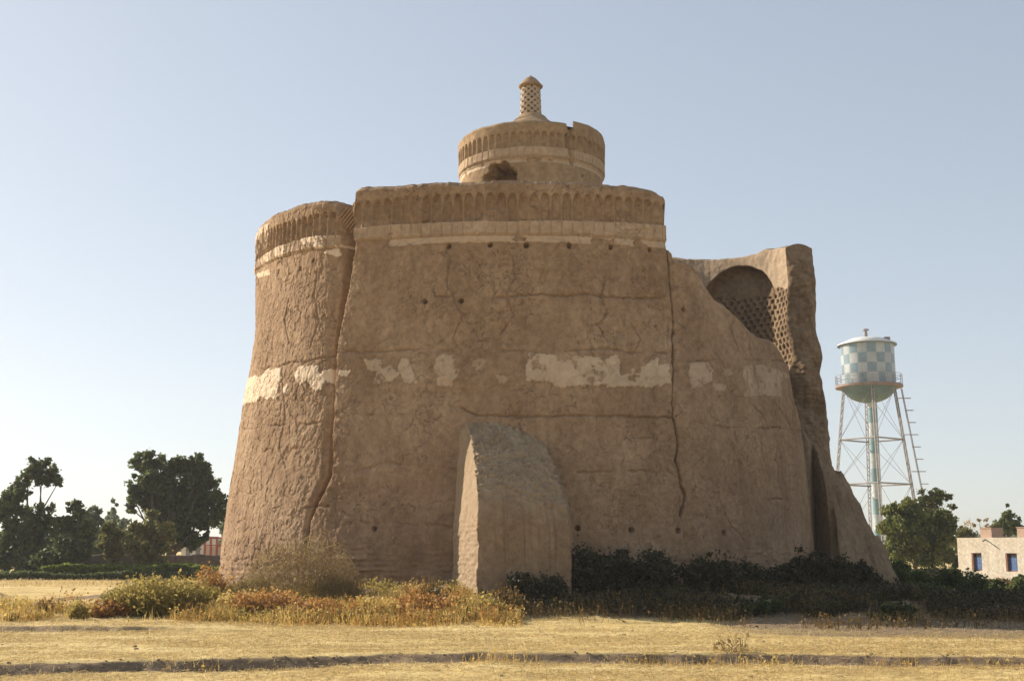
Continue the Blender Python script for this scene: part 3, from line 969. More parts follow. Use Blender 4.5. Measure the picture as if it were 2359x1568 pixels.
# first row drops to the turret rim
r0x = np.vstack([UX + (2.5) * np.sin(ta), DX]); r0y = np.vstack([UY - 2.5 * np.cos(ta), DY]); r0z = np.vstack([np.full(td, 15.20), DZ])
z0 = np.zeros(r0x.size)
dome = mesh("dome", np.stack([r0x, r0y, r0z], -1).reshape(-1, 3), grid_faces(nd + 1, td, 0, True), M_mud_turret, tur, attrs={"plaster": z0, "stain_shade": z0})

# lantern: pierced brick cylinder
LX, LY, LZ = 0.655, 40.0, 16.36
M_brick = plain_mat("lantern_brick", (0.41, 0.315, 0.225), 0.95, 0.18, 7, 0, 0.5)
mb = MB()
nseg = 9; rows_n = 10; hrow = 0.104
for k in range(rows_n):
    z = LZ + k * hrow
    rad = 0.375 - 0.004 * k
    prof = [(rad - 0.15, 0), (rad + random.uniform(-.012, .012), 0), (rad, 0.026), (rad - 0.15, 0.026), (rad - 0.15, 0)]
    mb.lathe((LX, LY, z), prof, 36)
    for j in range(nseg):
        a = 2 * math.pi * (j + 0.5 * (k % 2)) / nseg + 0.1
        r_ = rad - 0.075
        ax = Vector((math.sin(a), -math.cos(a), 0)); ay = Vector((math.cos(a), math.sin(a), 0))
        mb.box(Vector((LX, LY, z + 0.026 + 0.039)) + ax * (r_ + random.uniform(-.008, .008)), 0.136, 0.15, 0.080, ax, ay, (0, 0, 1))
lan = mb.build("lantern", M_brick, tower)
lan["label"] = "pierced brick lantern with rows of square holes on top of the dome"
zc_ = LZ + rows_n * hrow
mb = MB()
mb.lathe((LX, LY, zc_), [(0.2, -0.02), (0.36, -0.01), (0.42, 0.03), (0.43, 0.06), (0.38, 0.10), (0.34, 0.16), (0.26, 0.26), (0.18, 0.34), (0.09, 0.40), (0.04, 0.42), (0.025, 0.46), (0.0, 0.47)], 40)
cap = mb.build("lantern_cap", M_mud_turret, lan, True)
mb = MB()
mb.lathe((LX, LY, LZ - 0.12), [(0.62, -0.1), (0.50, 0.02), (0.42, 0.10), (0.38, 0.13), (0.2, 0.13)], 36)
mb.build("lantern_base", M_mud_turret, lan, True)

# --- the buttress leaning on the front
def spl(pts, n):
    p = np.array(pts, float)
    d = np.r_[0, np.cumsum(np.linalg.norm(np.diff(p, axis=0), axis=1))]
    t = np.linspace(0, d[-1], n)
    return np.stack([np.interp(t, d, p[:, k]) for k in range(3)], 1), t / d[-1]


def rail(pix, n):                        # (x, y, depth) in photo units
    return spl([tuple(at(a * K, b * K, y)) for a, b, y in pix], n)[0]


NT, NU = 300, 150
Lr = rail([(1072, 962, 31.3), (1081, 985, 30.6), (1087, 1010, 30.1), (1092, 1050, 29.5), (1097, 1100, 28.9), (1100, 1150, 28.5), (1101, 1200, 28.35), (1101, 1300, 28.3), (1100, 1400, 28.28)], NT)
Cr = rail([(1150, 955, 31.6), (1158, 975, 31.0), (1168, 1010, 30.3), (1178, 1060, 29.6), (1185, 1110, 29.0), (1192, 1155, 28.65), (1196, 1200, 28.45), (1198, 1300, 28.4), (1198, 1400, 28.38)], NT)
Qr = rail([(1218, 972, 31.7), (1236, 998, 31.2), (1254, 1030, 30.6), (1270, 1065, 30.05), (1287, 1110, 29.5), (1300, 1150, 29.1), (1308, 1185, 28.9), (1313, 1240, 28.85), (1317, 1400, 28.83)], NT)
Dr = Qr + np.array([0.25, 2.8, 0.0])
Br = rail([(1056, 964, 31.2), (1056, 985, 31.1), (1055, 1010, 31.0), (1054, 1050, 30.95), (1051, 1100, 30.85), (1048, 1150, 30.75), (1046, 1200, 30.65), (1042, 1300, 30.5), (1040, 1400, 30.4)], NT)
Bi = Br + np.array([0.1, 0.7, 0.0])
us = np.linspace(0, 1, NU)
nl, nf_, nr_ = 45, 80, 25
A = []
for f in (0.0, 0.5): A.append(Bi * (1 - f) + Br * f)
nl -= 2
for f in np.linspace(0, 1, nl, endpoint=False): A.append(Br * (1 - f) + Lr * f)
for f in np.linspace(0, 1, nf_, endpoint=False):
    w0, w1, w2 = (1 - f) * (1 - 2 * f), 4 * f * (1 - f), f * (2 * f - 1)
    A.append(Lr * w0 + Cr * w1 + Qr * w2)
for f in np.linspace(0, 1, nr_): A.append(Qr * (1 - f) + Dr * f)
A = np.array(A).transpose(1, 0, 2)        # rows t, columns across
nA = A.shape[1]; nl += 2
du = np.gradient(A, axis=1); dt = np.gradient(A, axis=0)
nrm = np.cross(du, dt); nrm /= np.linalg.norm(nrm, axis=2, keepdims=True) + 1e-9
if nrm[NT // 2, nl + nf_ // 2, 1] > 0: nrm = -nrm
arc = np.cumsum(np.r_[0, np.linalg.norm(np.diff(A[NT // 2], axis=0), axis=1)])[None, :] * np.ones((NT, 1))
dn = np.cumsum(np.r_[0, np.linalg.norm(np.diff(Cr, axis=0), axis=1)])[:, None] * np.ones((1, nA))
zA_ = A[:, :, 2]
toprough = sstep(2.2, 3.0, zA_ + 0.45 * fbm(arc * 1.2, dn, 3, 7))
isleft = (np.arange(nA) < nl)[None, :]
bd = 0.04 * fbm(arc * 1.2, dn * 1.2, 5, 1) + (0.07 * fbm(arc * 4, dn * 6, 4, 2, 0.65) + 0.11 * fbm(arc * 11, dn * 15, 3, 3, 0.75)) * toprough * ~isleft
bd = bd + 0.008 * fbm(arc * 10, dn * 8, 3, 4)
# runnels down the front
run = np.zeros(A.shape[:2])
for px_, w_, d_ in ((0.33, .05, .06), (0.37, .03, .03), (0.55, .04, .05), (0.62, .03, .03), (0.80, .04, .05), (0.86, .035, .05), (0.70, .03, .03), (0.22, .03, .025)):
    uu = np.clip((np.arange(nA) - nl) / nf_, -1, 2)[None, :] + 0.012 * fbm(dn * 1.5, dn * 0 + px_ * 9, 3, 9)
    run = np.maximum(run, np.exp(-((uu - px_) / (w_ * 0.28)) ** 2) * d_ / 0.06 * (1 - sstep(2.3, 3.0, zA_)) * sstep(0.5, 1.5, zA_ + 0.4 * fbm(dn * 0.7 + px_ * 5, dn * 0, 2, 4)))
bd = bd - 0.018 * run * ~isleft
# brick courses on the left flank near the ground
cour = (1 - sstep(1.8, 2.8, zA_)) * isleft
bd = bd + cour * (0.003 * np.sin(zA_ * 2 * math.pi / 0.115 + 1.5 * fbm(arc, dn, 2, 55)) + 0.035 * fbm(arc * 5, dn * 8, 4, 5, 0.65))
wv_ = np.exp(-((np.arange(nA) - nl) / 3.0) ** 2)[None, :]
bd = bd + wv_ * 0.07 * fbm(dn * 4, dn * 0 + 2, 3, 6) * (1 - toprough * 0.5)
A = A + nrm * bd[:, :, None]
stb = np.clip(0.75 * run * (0.6 + 0.5 * fbm(dn * 2.5, arc * 6, 3, 77)) * ~isleft, 0, 0.6)
pale_lit = np.clip(toprough * ~isleft * (0.75 + 0.6 * fbm(arc * 3, dn * 3, 4, 78)) + 0.55 * isleft, 0, 0.95)  # greyer rough top; sunlit paleness of top and left flank painted in
z0 = np.zeros(A.shape[:2])
bt_ = mesh("buttress", A.reshape(-1, 3), grid_faces(NT, nA), M_butt, tower, attrs={"plaster": pale_lit.ravel(), "stain_shade": stb.ravel()})
bt_["label"] = "squat mud buttress with sloping rough top against the front"

# --- collapsed slope of mud at the right foot
hxs = np.linspace(9.0, 16.8, 260); hys = np.linspace(33.2, 46, 260)
HX, HY = np.meshgrid(hxs, hys)
rid = [tuple(at(a * K, b * K, 39.6)) for a, b in ((1836, 985), (1880, 1045), (1915, 1088), (1950, 1130), (1985, 1190), (2020, 1245), (2044, 1295), (2062, 1320))]
ridz = np.interp(HX, [r[0] for r in rid], [r[2] for r in rid], right=-0.6)
y0 = 39.4 + 0.25 * np.sin(HX * 1.2)
dy = HY - y0
wd = 1.0 + 0.25 * fbm(HX, HY * 0 + 2, 2, 5)
fall = np.where(dy < 0, np.maximum(-dy - 0.35, 0) * 1.75, np.maximum(dy - 1.0, 0) * 1.4)
HZ = ridz - fall * (1 + 0.25 * fbm(HX * 0.7, HY * 0.7, 3, 6)) + 0.5 * fbm(HX * 1.1, HY * 1.1, 4, 7, 0.6) + 0.20 * fbm(HX * 4, HY * 4, 4, 8, 0.65)
HZ = HZ - 0.35 * sstep(0.1, 0.3, fbm(HX * 0.8 + 0.6 * HY, HY * 0.25, 3, 13))
# a gully between the fallen slab and the standing one
HZ = HZ + 0.22 * fbm(HX * 2.3, HY * 2.3, 4, 17, 0.6)
lowm = HX < 10.0 + 0.25 * fbm(HY * 1.5, HY * 0, 3, 4)
HZ = np.where(lowm, np.minimum(HZ, 0.5 + np.maximum(HY - 37.3, 0) * 4.6 + 1.0 * fbm(HX * 1.8, HY * 1.8, 5, 18, 0.6)), HZ)
slit = np.abs(HX - 9.62 - 0.12 * (HY - 38.0) - 0.06 * fbm(HY * 3, HY * 0, 3, 19)) < 0.24 * np.clip((38.9 - HY) / 1.0, 0, 1)
HZ = np.where(slit & (HY < 38.9), np.minimum(HZ, 0.3 + np.maximum(HY - 37.7, 0) * 1.0), HZ)
gl2 = np.exp(-(((HX - 11.3 - 0.3 * (38.5 - HY)) / 0.18) ** 2)) * sstep(39.5, 38.6, HY)
HZ = HZ - 0.40 * gl2
HZ = np.maximum(HZ, gz(HX, HY) - 0.25)
z0 = np.zeros(HX.size)
rb = mesh("collapsed_slope", np.stack([HX, HY, HZ], -1).reshape(-1, 3), grid_faces(*HX.shape), M_core, tower, attrs={"plaster": z0, "stain_shade": z0})
rb["label"] = "slope of fallen mud leaning at the right foot of the tower"

# ------------------------------------------------------------------ vegetation helpers
def quads(name, C, U, Wv, tint, mat, parent=None):
    """leaf cards: centre, half-width and half-height vectors"""
    n = len(C)
    V = np.stack([C - U - Wv, C + U - Wv, C + U * 0.5 + Wv, C - U * 0.5 + Wv], 1).reshape(-1, 3)
    F = np.arange(n * 4).reshape(n, 4)
    return mesh(name, V, F, mat, parent, smooth=False, attrs={"tint": np.repeat(tint, 4)})


def rand_dirs(n, r):
    v = r.normal(size=(n, 3)); return v / np.linalg.norm(v, axis=1, keepdims=True)


def leaf_cloud(blobs, n, size, r, tone=None, flat=0.8, sub_r=0.55):
    """blobs: (x,y,z,radius,vertical stretch). leaves gather in clumps inside the blobs, with gaps."""
    bl = np.array(blobs, float)
    w = bl[:, 3] ** 2.2; w /= w.sum()
    ncl = max(8, n // 45)
    bi = r.choice(len(bl), ncl, p=w)
    dirs = rand_dirs(ncl, r)
    rad = (r.random(ncl) ** 0.45)[:, None]
    cc = bl[bi, :3] + dirs * rad * bl[bi, 3][:, None] * np.array([1, 1, 1]) * np.stack([np.ones(ncl), np.ones(ncl), bl[bi, 4]], 1)
    cs = bl[bi, 3] * sub_r * (0.25 + 0.85 * r.random(ncl))
    ct = r.random(ncl)
    k = r.integers(0, ncl, n)
    off = r.normal(size=(n, 3)) * 0.48
    C = cc[k] + off * cs[k][:, None] * np.array([1, 1, flat])
    d1 = rand_dirs(n, r); d2 = np.cross(d1, rand_dirs(n, r)); d2 /= np.linalg.norm(d2, axis=1, keepdims=True) + 1e-9
    sz = size * (0.6 + 0.8 * r.random(n))[:, None]
    tint = np.clip(0.55 * ct[k] + 0.45 * r.random(n), 0, 1)
    return C, d1 * sz * 0.5, d2 * sz * 0.42, tint, cc


def limbs(base, centers, r, r0, n=14, kink=0.12):
    mb = MB()
    base = Vector(base)
    cz = centers[:, 2]
    top = Vector(centers.mean(0)); top.z = np.percentile(cz, 60)
    pts = [base]
    for k in range(1, 5):
        f = k / 4
        p = base.lerp(top, f) + Vector((random.uniform(-1, 1), random.uniform(-1, 1), 0)) * r0 * 0.9
        pts.append(p)
    mb.path(pts, [r0, r0 * 0.82, r0 * 0.66, r0 * 0.48, r0 * 0.3], 9)
    for i in r.choice(len(centers), min(n, len(centers)), replace=False):
        c = Vector(centers[i]); s = pts[random.choice((1, 2, 2, 3, 3, 4))]
        if c.z < s.z - 0.3: s = pts[1]
        m1 = s.lerp(c, 0.5) + Vector((random.uniform(-1, 1), random.uniform(-1, 1), random.uniform(-.3, 1))) * (c - s).length * kink
        mb.path([s, m1, c], [r0 * 0.26, r0 * 0.15, r0 * 0.05], 6)
    return mb


def tree(name, label, blobs_px, depth, base_px, n, leaf, mat, r0=0.22, bark=None, spread=0.7, seed=1, group=None, cat="tree", nl=14, flat=0.8):
    r = np.random.default_rng(seed)
    bl = []
    for b in blobs_px:
        px, py, pr = b[:3]
        dd_ = depth + r.uniform(-1, 1) * spread * pr * depth / FPX
        p = at(px, py, dd_)
        bl.append((p.x, p.y, p.z, pr * depth / FPX, b[3] if len(b) > 3 else 1.0))
    bx = atx(base_px, depth)
    bz_ = float(gz(bx, depth))
    t = thing(name, (bx, depth, bz_), label, cat, group)
    C, U, Wv, tint, cc = leaf_cloud(bl, n, leaf, r, flat=flat)
    quads("crown", C, U, Wv, tint, mat, t)
    limbs((bx, depth, bz_ - 0.1), cc, r, r0, nl).build("trunk", bark or M_bark, t, True)
    return t


ML_dark = leaf_mat("leaf_dark_green", [(0, (0.045, 0.062, 0.022)), (0.5, (0.095, 0.118, 0.042)), (1, (0.18, 0.195, 0.07))], 0.5)
ML_mid = leaf_mat("leaf_mid_green", [(0, (0.05, 0.065, 0.016)), (0.6, (0.115, 0.135, 0.032)), (1, (0.20, 0.20, 0.06))], 0.35)
ML_yel = leaf_mat("leaf_yellow_green", [(0, (0.07, 0.085, 0.02)), (0.6, (0.15, 0.16, 0.04)), (1, (0.26, 0.22, 0.07))], 0.35)
ML_tan = leaf_mat("leaf_olive_tan", [(0, (0.09, 0.10, 0.03)), (0.5, (0.17, 0.165, 0.05)), (1, (0.28, 0.23, 0.08))], 0.45)
ML_lime = leaf_mat("leaf_lime_green", [(0, (0.07, 0.08, 0.018)), (0.6, (0.15, 0.165, 0.036)), (1, (0.26, 0.25, 0.07))], 0.4)
ML_pale = leaf_mat("leaf_dusty_green", [(0, (0.11, 0.14, 0.07)), (0.6, (0.19, 0.225, 0.12)), (1, (0.29, 0.31, 0.17))], 0.45)
ML_rust = leaf_mat("leaf_olive_brown", [(0, (0.08, 0.06, 0.022)), (0.5, (0.16, 0.11, 0.04)), (1, (0.28, 0.17, 0.06))], 0.3)
ML_hedge = leaf_mat("leaf_hedge", [(0, (0.08, 0.11, 0.02)), (0.6, (0.18, 0.22, 0.04)), (1, (0.32, 0.33, 0.08))], 0.5)
ML_orange = leaf_mat("weed_orange", [(0, (0.22, 0.11, 0.035)), (0.5, (0.42, 0.215, 0.065)), (1, (0.56, 0.35, 0.12))], 0.45)
ML_gold = leaf_mat("weed_gold", [(0, (0.30, 0.18, 0.05)), (0.5, (0.54, 0.37, 0.11)), (1, (0.70, 0.54, 0.21))], 0.5)
ML_olive = leaf_mat("weed_olive", [(0, (0.17, 0.14, 0.035)), (0.5, (0.33, 0.26, 0.07)), (1, (0.50, 0.38, 0.13))], 0.5)
ML_dry = leaf_mat("weed_dry_brown", [(0, (0.17, 0.11, 0.05)), (0.5, (0.30, 0.21, 0.09)), (1, (0.44, 0.33, 0.16))], 0.4)
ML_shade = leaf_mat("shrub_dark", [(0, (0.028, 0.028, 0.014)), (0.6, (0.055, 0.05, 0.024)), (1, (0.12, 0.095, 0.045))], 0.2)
ML_straw = leaf_mat("straw", [(0, (0.38, 0.27, 0.11)), (0.6, (0.62, 0.47, 0.22)), (1, (0.85, 0.72, 0.42))], 0.35)

# left trees
tree("broadleaf_tree", "tall dark tree with a leaning upper crown at the far left edge",
     [(45, 462, 8), (34, 466, 9), (52, 470, 8), (28, 478, 9), (42, 478, 9), (17, 488, 9), (10, 498, 10), (24, 492, 8), (55, 480, 7), (3, 510, 12), (22, 510, 9), (38, 512, 9), (48, 508, 7),
      (12, 525, 14), (30, 530, 16), (48, 525, 10), (8, 548, 18), (35, 553, 18), (58, 545, 15), (4, 562, 10), (20, 565, 9)], 63, 27, 22000, 0.135, ML_dark, 0.26, seed=2, nl=22)
tree("broadleaf_tree", "low dark round tree between the tall left tree and the hedge",
     [(73, 507, 7), (78, 515, 9), (66, 528, 13), (82, 530, 12), (70, 548, 16), (60, 560, 13), (84, 550, 9), (45, 562, 12)], 61, 72, 13000, 0.13, ML_dark, 0.16, seed=3)
tree("broadleaf_tree", "large spreading dark green tree left of the tower",
     [(140, 462, 9), (150, 458, 8), (160, 462, 8), (152, 472, 12), (170, 470, 9), (177, 462, 7), (186, 466, 9), (196, 462, 8), (203, 468, 9), (190, 480, 12), (207, 484, 11), (165, 488, 13),
      (140, 482, 10), (132, 494, 7), (150, 500, 12), (130, 508, 6), (178, 500, 15), (200, 500, 13), (216, 496, 8), (224, 504, 6), (218, 512, 8), (160, 515, 11), (190, 518, 14), (208, 520, 9), (178, 532, 12), (192, 540, 10), (205, 535, 5)],
     66, 174, 34000, 0.14, ML_dark, 0.34, None, seed=4, nl=26)
tree("shrub_tree", "olive brown bushy young tree before the mud wall under the large tree",
     [(148, 532, 12), (158, 540, 13), (143, 546, 12), (152, 556, 12), (135, 528, 8), (165, 530, 9), (150, 518, 7)], 61.5, 150, 9000, 0.125, ML_tan, 0.10, seed=5)
tree("shrub_tree", "slim yellow olive young tree halfway along the mud wall",
     [(113, 535, 8), (110, 545, 9), (115, 553, 9), (108, 527, 6)], 62, 112, 5000, 0.12, ML_tan, 0.08, seed=6)
tree("background_tree", "pale dusty green tree behind the hedge right of the low dark tree",
     [(92, 512, 8), (96, 525, 10), (90, 538, 12), (104, 532, 9), (88, 520, 9)], 78, 95, 5000, 0.20, ML_pale, 0.15, seed=7)
tree("poplar_tree", "slender grey green poplar rising between two dark trees",
     [(114, 502, 3, 2), (114, 512, 4, 2), (113, 522, 5, 1.6), (115, 533, 6, 1.5), (113, 545, 7, 1.3)], 105, 114, 2400, 0.24, ML_pale, 0.12, seed=8, nl=8)
tree("poplar_tree", "short grey green poplar close beside the slender poplar",
     [(108, 512, 2.5, 2), (107, 520, 4, 1.6), (106, 532, 6, 1.4), (105, 545, 7, 1.3)], 107, 107, 1600, 0.24, ML_pale, 0.12, seed=9, nl=8)
tree("poplar_tree", "grey green poplar half hidden behind the large dark tree",
     [(124, 512, 3, 2), (123, 524, 5, 1.6), (124, 538, 7, 1.4)], 104, 124, 1600, 0.24, ML_pale, 0.12, seed=10, nl=8)
tree("background_tree", "bluish tree peeping out beside the left foot of the tower",
     [(225, 515, 6, 1.5), (226, 528, 6, 1.4), (224, 542, 5), (219, 548, 4)], 92, 226, 2200, 0.2, ML_pale, 0.12, seed=11)
tree("background_tree", "mid green tree behind the mud wall left of the large tree",
     [(128, 540, 9), (122, 550, 10), (138, 550, 9), (100, 550, 9)], 74, 128, 4500, 0.18, ML_mid, 0.14, seed=12)

# right trees
tree("broadleaf_tree", "bright green bushy tree in front of the water tower",
     [(893, 512, 9), (905, 508, 10), (888, 528, 11), (900, 530, 14), (915, 520, 12), (925, 530, 14), (910, 545, 16), (895, 552, 13), (935, 520, 10), (945, 515, 8), (950, 525, 8), (940, 540, 13), (928, 555, 13), (955, 518, 5), (908, 500, 5)],
     82, 915, 22000, 0.16, ML_lime, 0.2, seed=21, nl=20)
tree("broadleaf_tree", "sparse yellow tipped tree rising above the bright green tree",
     [(925, 496, 7), (932, 500, 8), (940, 495, 6), (948, 497, 5), (918, 505, 7), (930, 510, 9), (937, 488, 4), (905, 503, 4), (953, 508, 4)],
     85, 930, 5500, 0.125, ML_yel, 0.12, M_barkp, seed=22, nl=30)
tree("bare_tree", "leafless pinkish brown tree behind the flat roofed house",
     [(980, 520, 7), (988, 525, 7), (974, 527, 7), (983, 530, 7)], 110, 981, 300, 0.16, ML_dry, 0.10, M_barkp, seed=23, nl=60, cat="tree")
tree("conifer_tree", "pointed dark green tree behind the house roof at the right edge",
     [(1008, 509, 3.5, 1.6), (1008, 516, 6), (1006, 525, 9), (1014, 526, 8), (998, 530, 8), (1018, 520, 5)], 108, 1008, 4000, 0.22, ML_mid, 0.16, seed=24)
tree("background_tree", "dull green tree behind the house between bare tree and bright green tree",
     [(962, 533, 7), (970, 538, 7), (958, 545, 8)], 96, 962, 3000, 0.15, ML_tan, 0.12, seed=25)

tree("background_tree", "low green tree filling the gap left of the flat roofed house", [(940, 552, 9), (950, 556, 8), (930, 555, 9), (944, 545, 6), (955, 560, 7)], 92, 942, 4500, 0.16, ML_mid, 0.12, seed=26)

# hedge + mud wall at the left
def leaf_box(name, label, x0, x1, y0, y1, z0, z1, n, size, mat, cat, seed, stuff=False, parent=None):
    r = np.random.default_rng(seed)
    X = r.uniform(x0, x1, n); Yy = r.uniform(y0, y1, n)
    h = z1 * (1 + 0.45 * fbm(X * 0.5, Yy * 0.5, 4, seed)) + 0.07 * fbm(X * 3, Yy * 3, 2, seed + 3)
    g0 = gz(X, Yy) + z0
    Zz = g0 + (h - z0) * r.random(n) ** 0.6
    C = np.stack([X, Yy, Zz], 1)
    d1 = rand_dirs(n, r); d2 = np.cross(d1, rand_dirs(n, r)); d2 /= np.linalg.norm(d2, axis=1, keepdims=True) + 1e-9
    sz = size * (0.6 + 0.8 * r.random(n))[:, None]
    tint = np.clip(0.5 * (0.5 + 0.6 * fbm(X * 0.7, Zz * 1.5, 3, seed + 5)) + 0.5 * r.random(n), 0, 1)
    o = quads(name, C, d1 * sz * .5, d2 * sz * .45, tint, mat, parent)
    tag(o, label, cat, None, "stuff" if stuff else None)
    return o


leaf_box("hedge", "low bright green hedge running in front of the dark mud wall", -22.5, -13.6, 58.4, 60.0, 0.05, 0.62, 15000, 0.13, ML_hedge, "hedge", 31)
leaf_box("undergrowth", "dark green undergrowth at the far edge of the field below the left trees", -34, -14.0, 57.6, 58.4, 0.0, 0.35, 9000, 0.12, ML_dark, "undergrowth", 32, True)

wallm = mud_mat("old_mud_wall", (0.13, 0.10, 0.075), (0.17, 0.13, 0.10), (0.21, 0.165, 0.125))


def mudwall(name, label, p, q, h, th, zb, seed):
    n = 90; p = np.array(p); q = np.array(q)
    d = (q - p) / np.linalg.norm(q - p); nn = np.array([-d[1], d[0]])
    prof = [(-th / 2, -0.3), (-th / 2 * 0.9, h * 0.5), (-th / 2 * 0.75, h * 0.93), (-th * 0.2, h), (th * 0.2, h), (th / 2 * 0.75, h * 0.93), (th / 2, -0.3)]
    V = []
    for i in range(n):
        c = p + (q - p) * i / (n - 1)
        hh = 1 + 0.08 * float(fbm(np.array(i * 0.3), np.array(1.0), 3, seed))
        for (o_, z_) in prof:
            V.append((c[0] + nn[0] * o_, c[1] + nn[1] * o_, zb + z_ * hh))
    F = grid_faces(n, len(prof))
    caps = [[0] + list(range(len(prof) - 1, 0, -1)), [(n - 1) * len(prof) + k for k in range(len(prof))]]
    faces = [tuple(int(a) for a in f) for f in F] + [tuple(c) for c in caps]
    z0_ = np.zeros(len(V))
    o = mesh(name, np.array(V), faces, wallm, None, True)
    return tag(o, label, "wall")


mudwall("mud_wall", "long low dark mud wall behind the green hedge", (-26, 64.0), (-12.5, 64.0), 1.12, 0.5, 0.0, 5)
mudwall("mud_wall", "short low mud wall between the bright green tree and the house", (24.0, 76.5), (27.6, 75.5), 0.95, 0.4, -0.75, 6)

# far pale building and red gate seen beneath the large tree
M_cream = plain_mat("cream_plaster", (0.62, 0.56, 0.46), 0.9, 0.08, 1.2)
M_red = plain_mat("red_paint", (0.34, 0.08, 0.06), 0.6, 0.15)
M_grey = plain_mat("grey_wall", (0.20, 0.20, 0.21), 0.9, 0.15)
bx0, bx1 = atx(183, 95), atx(206, 95)
t = thing("far_building", ((bx0 + bx1) / 2, 97, 0), "low cream building seen far off beneath the large tree", "building")
mb = MB(); mb.box(((bx0 + bx1) / 2, 97, 1.05), bx1 - bx0, 4, 2.3); mb.build("wall", M_cream, t)
mb = MB(); mb.box(((bx0 + bx1) / 2, 97, 2.26), bx1 - bx0 + 0.2, 4.2, 0.12); mb.build("roof", M_grey, t)
for k in range(2):
    mb = MB(); mb.box((bx0 + (0.3 + 0.42 * k) * (bx1 - bx0), 94.98, 1.0), 0.34, 0.06, 1.0); mb.build("window", M_grey, t)
gx0, gx1 = atx(206, 84), atx(224, 84)
t = thing("gateway", ((gx0 + gx1) / 2, 84, 0), "red framed gateway beside the left foot of the tower", "gate")
mb = MB()
mb.box(((gx0 + gx1) / 2, 84.2, 0.75), gx1 - gx0, 0.12, 1.6)
mb.build("panel", M_cream, t)
for k in range(4):
    mb = MB(); mb.box((gx0 + (gx1 - gx0) * k / 3, 84.05, 1.05), 0.13, 0.14, 2.2); mb.build("post", M_red, t)
mb = MB(); mb.box(((gx0 + gx1) / 2, 84.0, 2.12), gx1 - gx0 + 0.3, 0.12, 0.12); mb.box(((gx0 + gx1) / 2, 84.0, 1.62), gx1 - gx0, 0.07, 0.07)
mb.build("lintel", M_red, t)

# ------------------------------------------------------------------ house at the right
HC = Vector((27.8, 76.0, -0.72)); he = Vector((0.447, -0.894, 0)).normalized(); hn = Vector((-0.894, -0.447, 0)).normalized()
hl, hw_, hh = 5.2, 5.0, 2.80
M_house = mud_mat("house_plaster", (0.57, 0.50, 0.40), (0.61, 0.545, 0.44), (0.64, 0.575, 0.47), bump=0.3, cracks=0.15)
M_blue = plain_mat("blue_shutter", (0.055, 0.115, 0.25), 0.5, 0.25, 9)
M_reveal = plain_mat("window_reveal", (0.30, 0.12, 0.07), 0.85, 0.15)
M_glass = plain_mat("dark_pane", (0.02, 0.02, 0.03), 0.3, 0.1)
house = thing("flat_roofed_house", HC, "small cream flat roofed mud house with two blue shuttered windows", "house")
wins = [(1.08, 1.86), (3.66, 4.50)]; wz0, wz1 = 0.80, 1.88
mb = MB()
th_ = 0.35


def hp(s, d, z): return HC + he * s - hn * d + Vector((0, 0, z))


def hbox(m_, s0, s1, d0, d1, z0_, z1_):
    vs = [hp(s, d, z) for z in (z0_, z1_) for d in (d0, d1) for s in (s0, s1)]
    m_.add(vs, [(0, 2, 3, 1), (4, 5, 7, 6), (0, 1, 5, 4), (2, 6, 7, 3), (0, 4, 6, 2), (1, 3, 7, 5)])


segs = [0, wins[0][0], wins[0][1], wins[1][0], wins[1][1], hl]
for i in range(5):
    if i in (1, 3):
        hbox(mb, segs[i], segs[i + 1], 0, th_, -0.3, wz0); hbox(mb, segs[i], segs[i + 1], 0, th_, wz1, hh)
    else:
        hbox(mb, segs[i], segs[i + 1], 0, th_, -0.3, hh)
hbox(mb, 0, th_, th_, hw_, -0.3, hh); hbox(mb, hl - th_, hl, th_, hw_, -0.3, hh); hbox(mb, th_, hl - th_, hw_ - th_, hw_, -0.3, hh)
mb.build("wall", M_house, house)
mb = MB(); hbox(mb, th_ + .01, hl - th_ - .01, th_ + .01, hw_ - th_ - .01, hh - 0.35, hh - 0.15); mb.build("roof", M_house, house)
for (a, b) in wins:
    mb = MB()
    hbox(mb, a + 0.003, a + 0.09, 0.02, 0.30, wz0 + 0.003, wz1 - 0.003); hbox(mb, b - 0.05, b - 0.003, 0.12, 0.30, wz0 + 0.003, wz1 - 0.003)
    hbox(mb, a + 0.09, b - 0.05, 0.12, 0.30, wz0 + 0.003, wz0 + 0.05); hbox(mb, a + 0.09, b - 0.05, 0.12, 0.30, wz1 - 0.06, wz1 - 0.003)
    w = mb.build("window", M_reveal, house)
    mb = MB(); hbox(mb, a + 0.091, b - 0.051, 0.16, 0.20, wz1 - 0.26, wz1 - 0.061); mb.build("pane", M_glass, w)
    mb = MB()
    for k in range(5):
        s0 = a + 0.092 + (b - a - 0.145) * k / 5
        hbox(mb, s0, s0 + (b - a - 0.145) / 5 - 0.012, 0.15, 0.18, wz0 + 0.052, wz1 - 0.265)
    hbox(mb, a + 0.092, b - 0.052, 0.182, 0.20, wz0 + 0.052, wz1 - 0.262)
    mb.build("shutter", M_blue, w)
M_brk = plain_mat("roof_brick", (0.40, 0.27, 0.19), 0.9, 0.15, 5)
for (a, b) in ((1.75, 2.6), (4.5, 5.15)):
    mb = MB(); hbox(mb, a, b, 0.15, 1.1, hh + 0.002, hh + 0.55); hbox(mb, a - 0.04, b + 0.04, 0.11, 1.14, hh + 0.552, hh + 0.60)
    mb.build("chimney", M_brk, house)
mb = MB(); mb.tube(hp(2.25, -0.02, hh - 0.12), hp(2.5, -0.5, hh - 0.22), 0.04, 0.035, 8); mb.build("drain_spout", M_bark, house)

# ------------------------------------------------------------------ water tower
WD = 182.0
WX = at(2004 * K, 950 * K, WD).x
wz_g = float(gz(WX, WD))
wt = thing("water_tower", (WX, WD, wz_g), "tall water tower with teal and white chequered tank on four lattice legs", "water tower")


def zat(py): return at(870, py * K, WD).z


